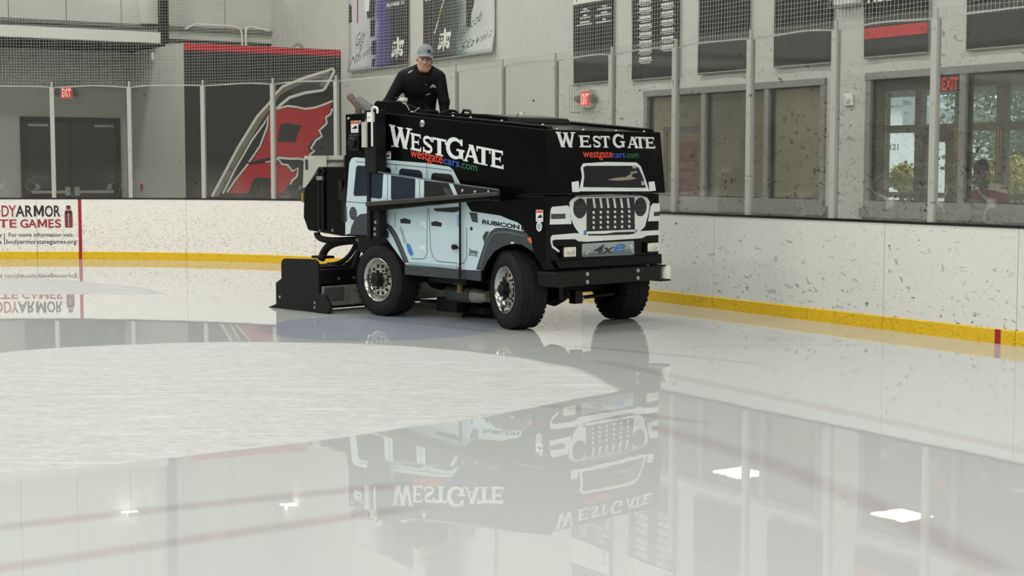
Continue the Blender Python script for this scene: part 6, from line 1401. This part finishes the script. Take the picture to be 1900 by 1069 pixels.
m = MB(); m.ribbon([(.31, .6), (.34, .84), (.37, .6), (.34, .56)], .012, f1); m.flat([(.28, 1.0), (.36, 1.0), (.37, 1.2), (.28, 1.2)], f2); m.each('skate_print', M_bw, o)
m = MB(); m.flat([(.145, .83), (.165, .83), (.165, 1.7), (.145, 1.7)], f1); m.obj('post_print', M_red, o)
MR = ramp_mat('player_print_right', [(0, (28, 26, 30)), (.30, (34, 32, 36)), (.48, (60, 66, 68)), (.58, (120, 134, 132)), (.72, (190, 198, 192)), (1, (206, 208, 200))])
o, f1, f2 = banner(21.84, 19.58, 3.22, 5.3, MR, 'dark to pale signed hockey banner right of the operator\'s cap', 'signed player banners', lean=.15)
emblem(o, f1, .225, .405, .12, .48); m = MB(); put_text(m, 'GALATIANS', .03, .26, .955, 1.01, f1, 0, .02); m.ribbon([(.165, .42), (.22, .62)], .014, f1); m.ribbon([(.26, .78), (.32, .97), (.4, 1.3)], .012, f1); m.each('print', M_bw, o)
m = MB(); m.ribbon([(.22, .62), (.26, .78)], .014, f1); m.obj('stick_tape', mat('tape_lime', (150, 160, 60), .6), o)
m = MB(); put_text(m, 'Jaccob', .54, .84, .30, .44, f1, 0, -.012, .45, .75); put_text(m, 'Slavin', .54, .97, .05, .19, f1, 0, -.012, .45, .45); m.each('signature', M_sig, o)
m = MB(); m.flat([(.62, .44), (.68, .42), (.69, .62), (.73, .78), (.74, 1.0), (.62, 1.0), (.62, .7)], f1); m.each('player_print', M_sock, o)
m = MB(); m.flat([(.62, .86), (.70, .92), (.72, 1.1), (.60, 1.1)], f2); m.obj('sock_print', M_red, o)
GB = 'black hanging banners on the right wall'
def small_lines(m, f, rows):
    for u0, u1, v0, v1 in rows:
        x = u0; vs = []; fs = []
        while x < u1:
            w = random.uniform(.018, .05); e = min(x + w, u1); b = len(vs)
            vs += [f(x, v0), f(e, v0), f(e, v1), f(x, v1)]; fs.append((b, b + 1, b + 2, b + 3)); x += w + .007
        m.add(vs, fs)
def title(o, f, z0, rows, u0=.08, u1=.92):
    m = MB()
    for s_, a, b in rows: put_text(m, s_, u0 if len(s_) > 6 else .30, u1 if len(s_) > 6 else .70, a - z0, b - z0, f, 0, .03)
    m.obj('title_lettering', M_sig, o)
o, f1, f2 = banner(17.46, 16.53, 2.645, 4.9, M_bk, 'black banner with a white title field, above the caged exit sign', GB)
m = MB(); m.flat([(.0, 1.08), (1, 1.08), (1, 1.43), (0, 1.43)], f1); m.obj('title_field', M_bw, o); title(o, f2, 2.63, (('GIRLS', 3.96, 4.04), ('TOURNAMENT', 3.84, 3.92), ('CHAMPIONS', 3.73, 3.81)))
m = MB(); small_lines(m, f1, [(.26, .36, .99, 1.012), (.18, .42, .962, .978), (.26, .36, .906, .928), (.17, .44, .876, .892), (.17, .42, .815, .837), (.09, .48, .785, .801), (.74, .86, .99, 1.012), (.62, .98, .962, .978), (.72, .88, .906, .928), (.56, .98, .876, .892), (.75, .84, .815, .837), (.57, .98, .785, .801)]); m.each('lettering', M_bw, o)
o, f1, f2 = banner(16.10, 15.12, 2.63, 4.9, M_bk, 'black banner filled with two columns of small white lines', GB)
m = MB(); m.flat([(.0, 1.07), (1, 1.07), (1, 1.43), (0, 1.43)], f1); m.obj('title_field', M_bw, o); title(o, f2, 2.63, (('TOURNAMENT', 3.84, 3.92), ('CHAMPIONS', 3.73, 3.81)))
m = MB()
for i in range(8):
    b = .985 - i * .105
    small_lines(m, f1, [(.16, .42, b, b + .035)] + [(.13, .44, b - .022, b - .010), (.19, .40, b - .046, b - .034)])
    if i < 7: small_lines(m, f1, [(.64, .90, b + .02, b + .055), (.62, .92, b - .002, b + .010), (.68, .88, b - .026, b - .014)])
m.each('lettering', M_bw, o)
o, f1, f2 = banner(14.72, 13.78, 2.64, 4.9, M_bk, 'plain black banner over the middle of the party room window', GB)
o, f1, f2 = banner(13.33, 12.39, 2.64, 4.9, M_bk, 'plain black banner over the right end of the party room window', GB)
o, f1, f2 = banner(11.90, 11.00, 2.66, 4.9, M_bk, 'black banner with a red band, above the lobby window', GB)
m = MB(); m.flat([(.0, .195), (1, .195), (1, .31), (0, .31)], f1); m.obj('red_band', mat('banner_red', (196, 40, 46), .55), o)
m = MB(); put_text(m, 'ACC', .05, .43, .585, .75, f1, 0, .04); m.obj('lettering', M_bw, o)
m = MB(); small_lines(m, f2, [(.05 + .12*k, .10 + .12*k, .23, .27) for k in range(8)]); m.obj('band_lettering', mat('banner_deep_red', (150, 30, 36), .55), o)
o, f1, f2 = banner(10.50, 9.55, 2.65, 4.9, M_bk, 'black banner at the right edge of the photo above the seated person', GB)
# ------------------------------------------------------------------ hall lamps
M_lamp = mat('lamp_diffuser', (255, 255, 251), .5, emit=1.0); M_lamp.node_tree.nodes['Principled BSDF'].inputs['Emission Strength'].default_value = 83.0
M_flood = mat('flood_diffuser', (255, 252, 240), .5, emit=9.0)
for s in (-36, -29, -22, -15, -8, -1, 6, 13, 19, 23.5):
    for n in (-16.5, -10.5, -4.5, 1.5, 7.5):
        m = MB(); wbox(m, s - .75, s + .75, n - .3, n + .3, CEIL - .42, CEIL - .34)
        o = m.obj('ceiling_lamp', M_white); tag(o, 'long white high-bay lamp hanging from the hall ceiling', 'ceiling lamp', 'hall ceiling lamps')
        m = MB(); m.add([P(s - .70, n - .26, CEIL - .424), P(s + .70, n - .26, CEIL - .424), P(s + .70, n + .26, CEIL - .424), P(s - .70, n + .26, CEIL - .424)], [(0, 3, 2, 1)]); m.obj('diffuser', M_lamp, o)
        m = MB()
        for e in (-.5, .5): m.tube([P(s + e, n, CEIL - .34), P(s + e, n, CEIL)], .008, 5)
        m.obj('hanger', M_frame_d, o)
for s, n, z, lb in ((28.15, 8.75, 5.2, 'small flood lamp high on the end wall'), (27.3, 11.66, 5.25, 'small flood lamp high on the right wall near the corner')):
    m = MB(); wbox(m, s - .1, s + .1, n - .1, n + .1, z - .1, z + .14); o = m.obj('flood_lamp', M_white, bevel=.02); tag(o, lb, 'lamp', 'flood lamps')
    m = MB(); m.add([P(s - .09, n - .2, z - .11), P(s + .09, n - .2, z - .11), P(s + .09, n + .1, z - .11), P(s - .09, n + .1, z - .11)], [(0, 3, 2, 1)]); m.obj('diffuser', M_flood, o)
# ------------------------------------------------------------------ sky, camera, view
w = bpy.data.worlds.new('World'); SC.world = w; w.use_nodes = True
bg = w.node_tree.nodes['Background']; bg.inputs[0].default_value = (0.86, 0.95, 1.0, 1); bg.inputs[1].default_value = 2.2
cam = bpy.data.cameras.new('Camera'); co = bpy.data.objects.new('Camera', cam); COL.objects.link(co)
cam.sensor_width = 36.0; cam.lens = 36.0 * 2800 / 1900; cam.clip_end = 400
co.location = (0, 0, 1.48); co.rotation_euler = (math.radians(90) - math.atan(221.5 / 2800), 0, 0); SC.camera = co
vs_ = SC.view_settings; vs_.view_transform = 'Standard'; vs_.look = 'None'; vs_.gamma = 1.0; vs_.exposure = EXPOSURE
try: vs_.use_curve_mapping = False
except Exception: pass
SC.cycles.max_bounces = 10; SC.cycles.transparent_max_bounces = 24; SC.cycles.diffuse_bounces = 5; SC.cycles.glossy_bounces = 5
SC.cycles.use_denoising = True; SC.cycles.caustics_reflective = False; SC.cycles.caustics_refractive = False; SC.cycles.sample_clamp_indirect = 6.0
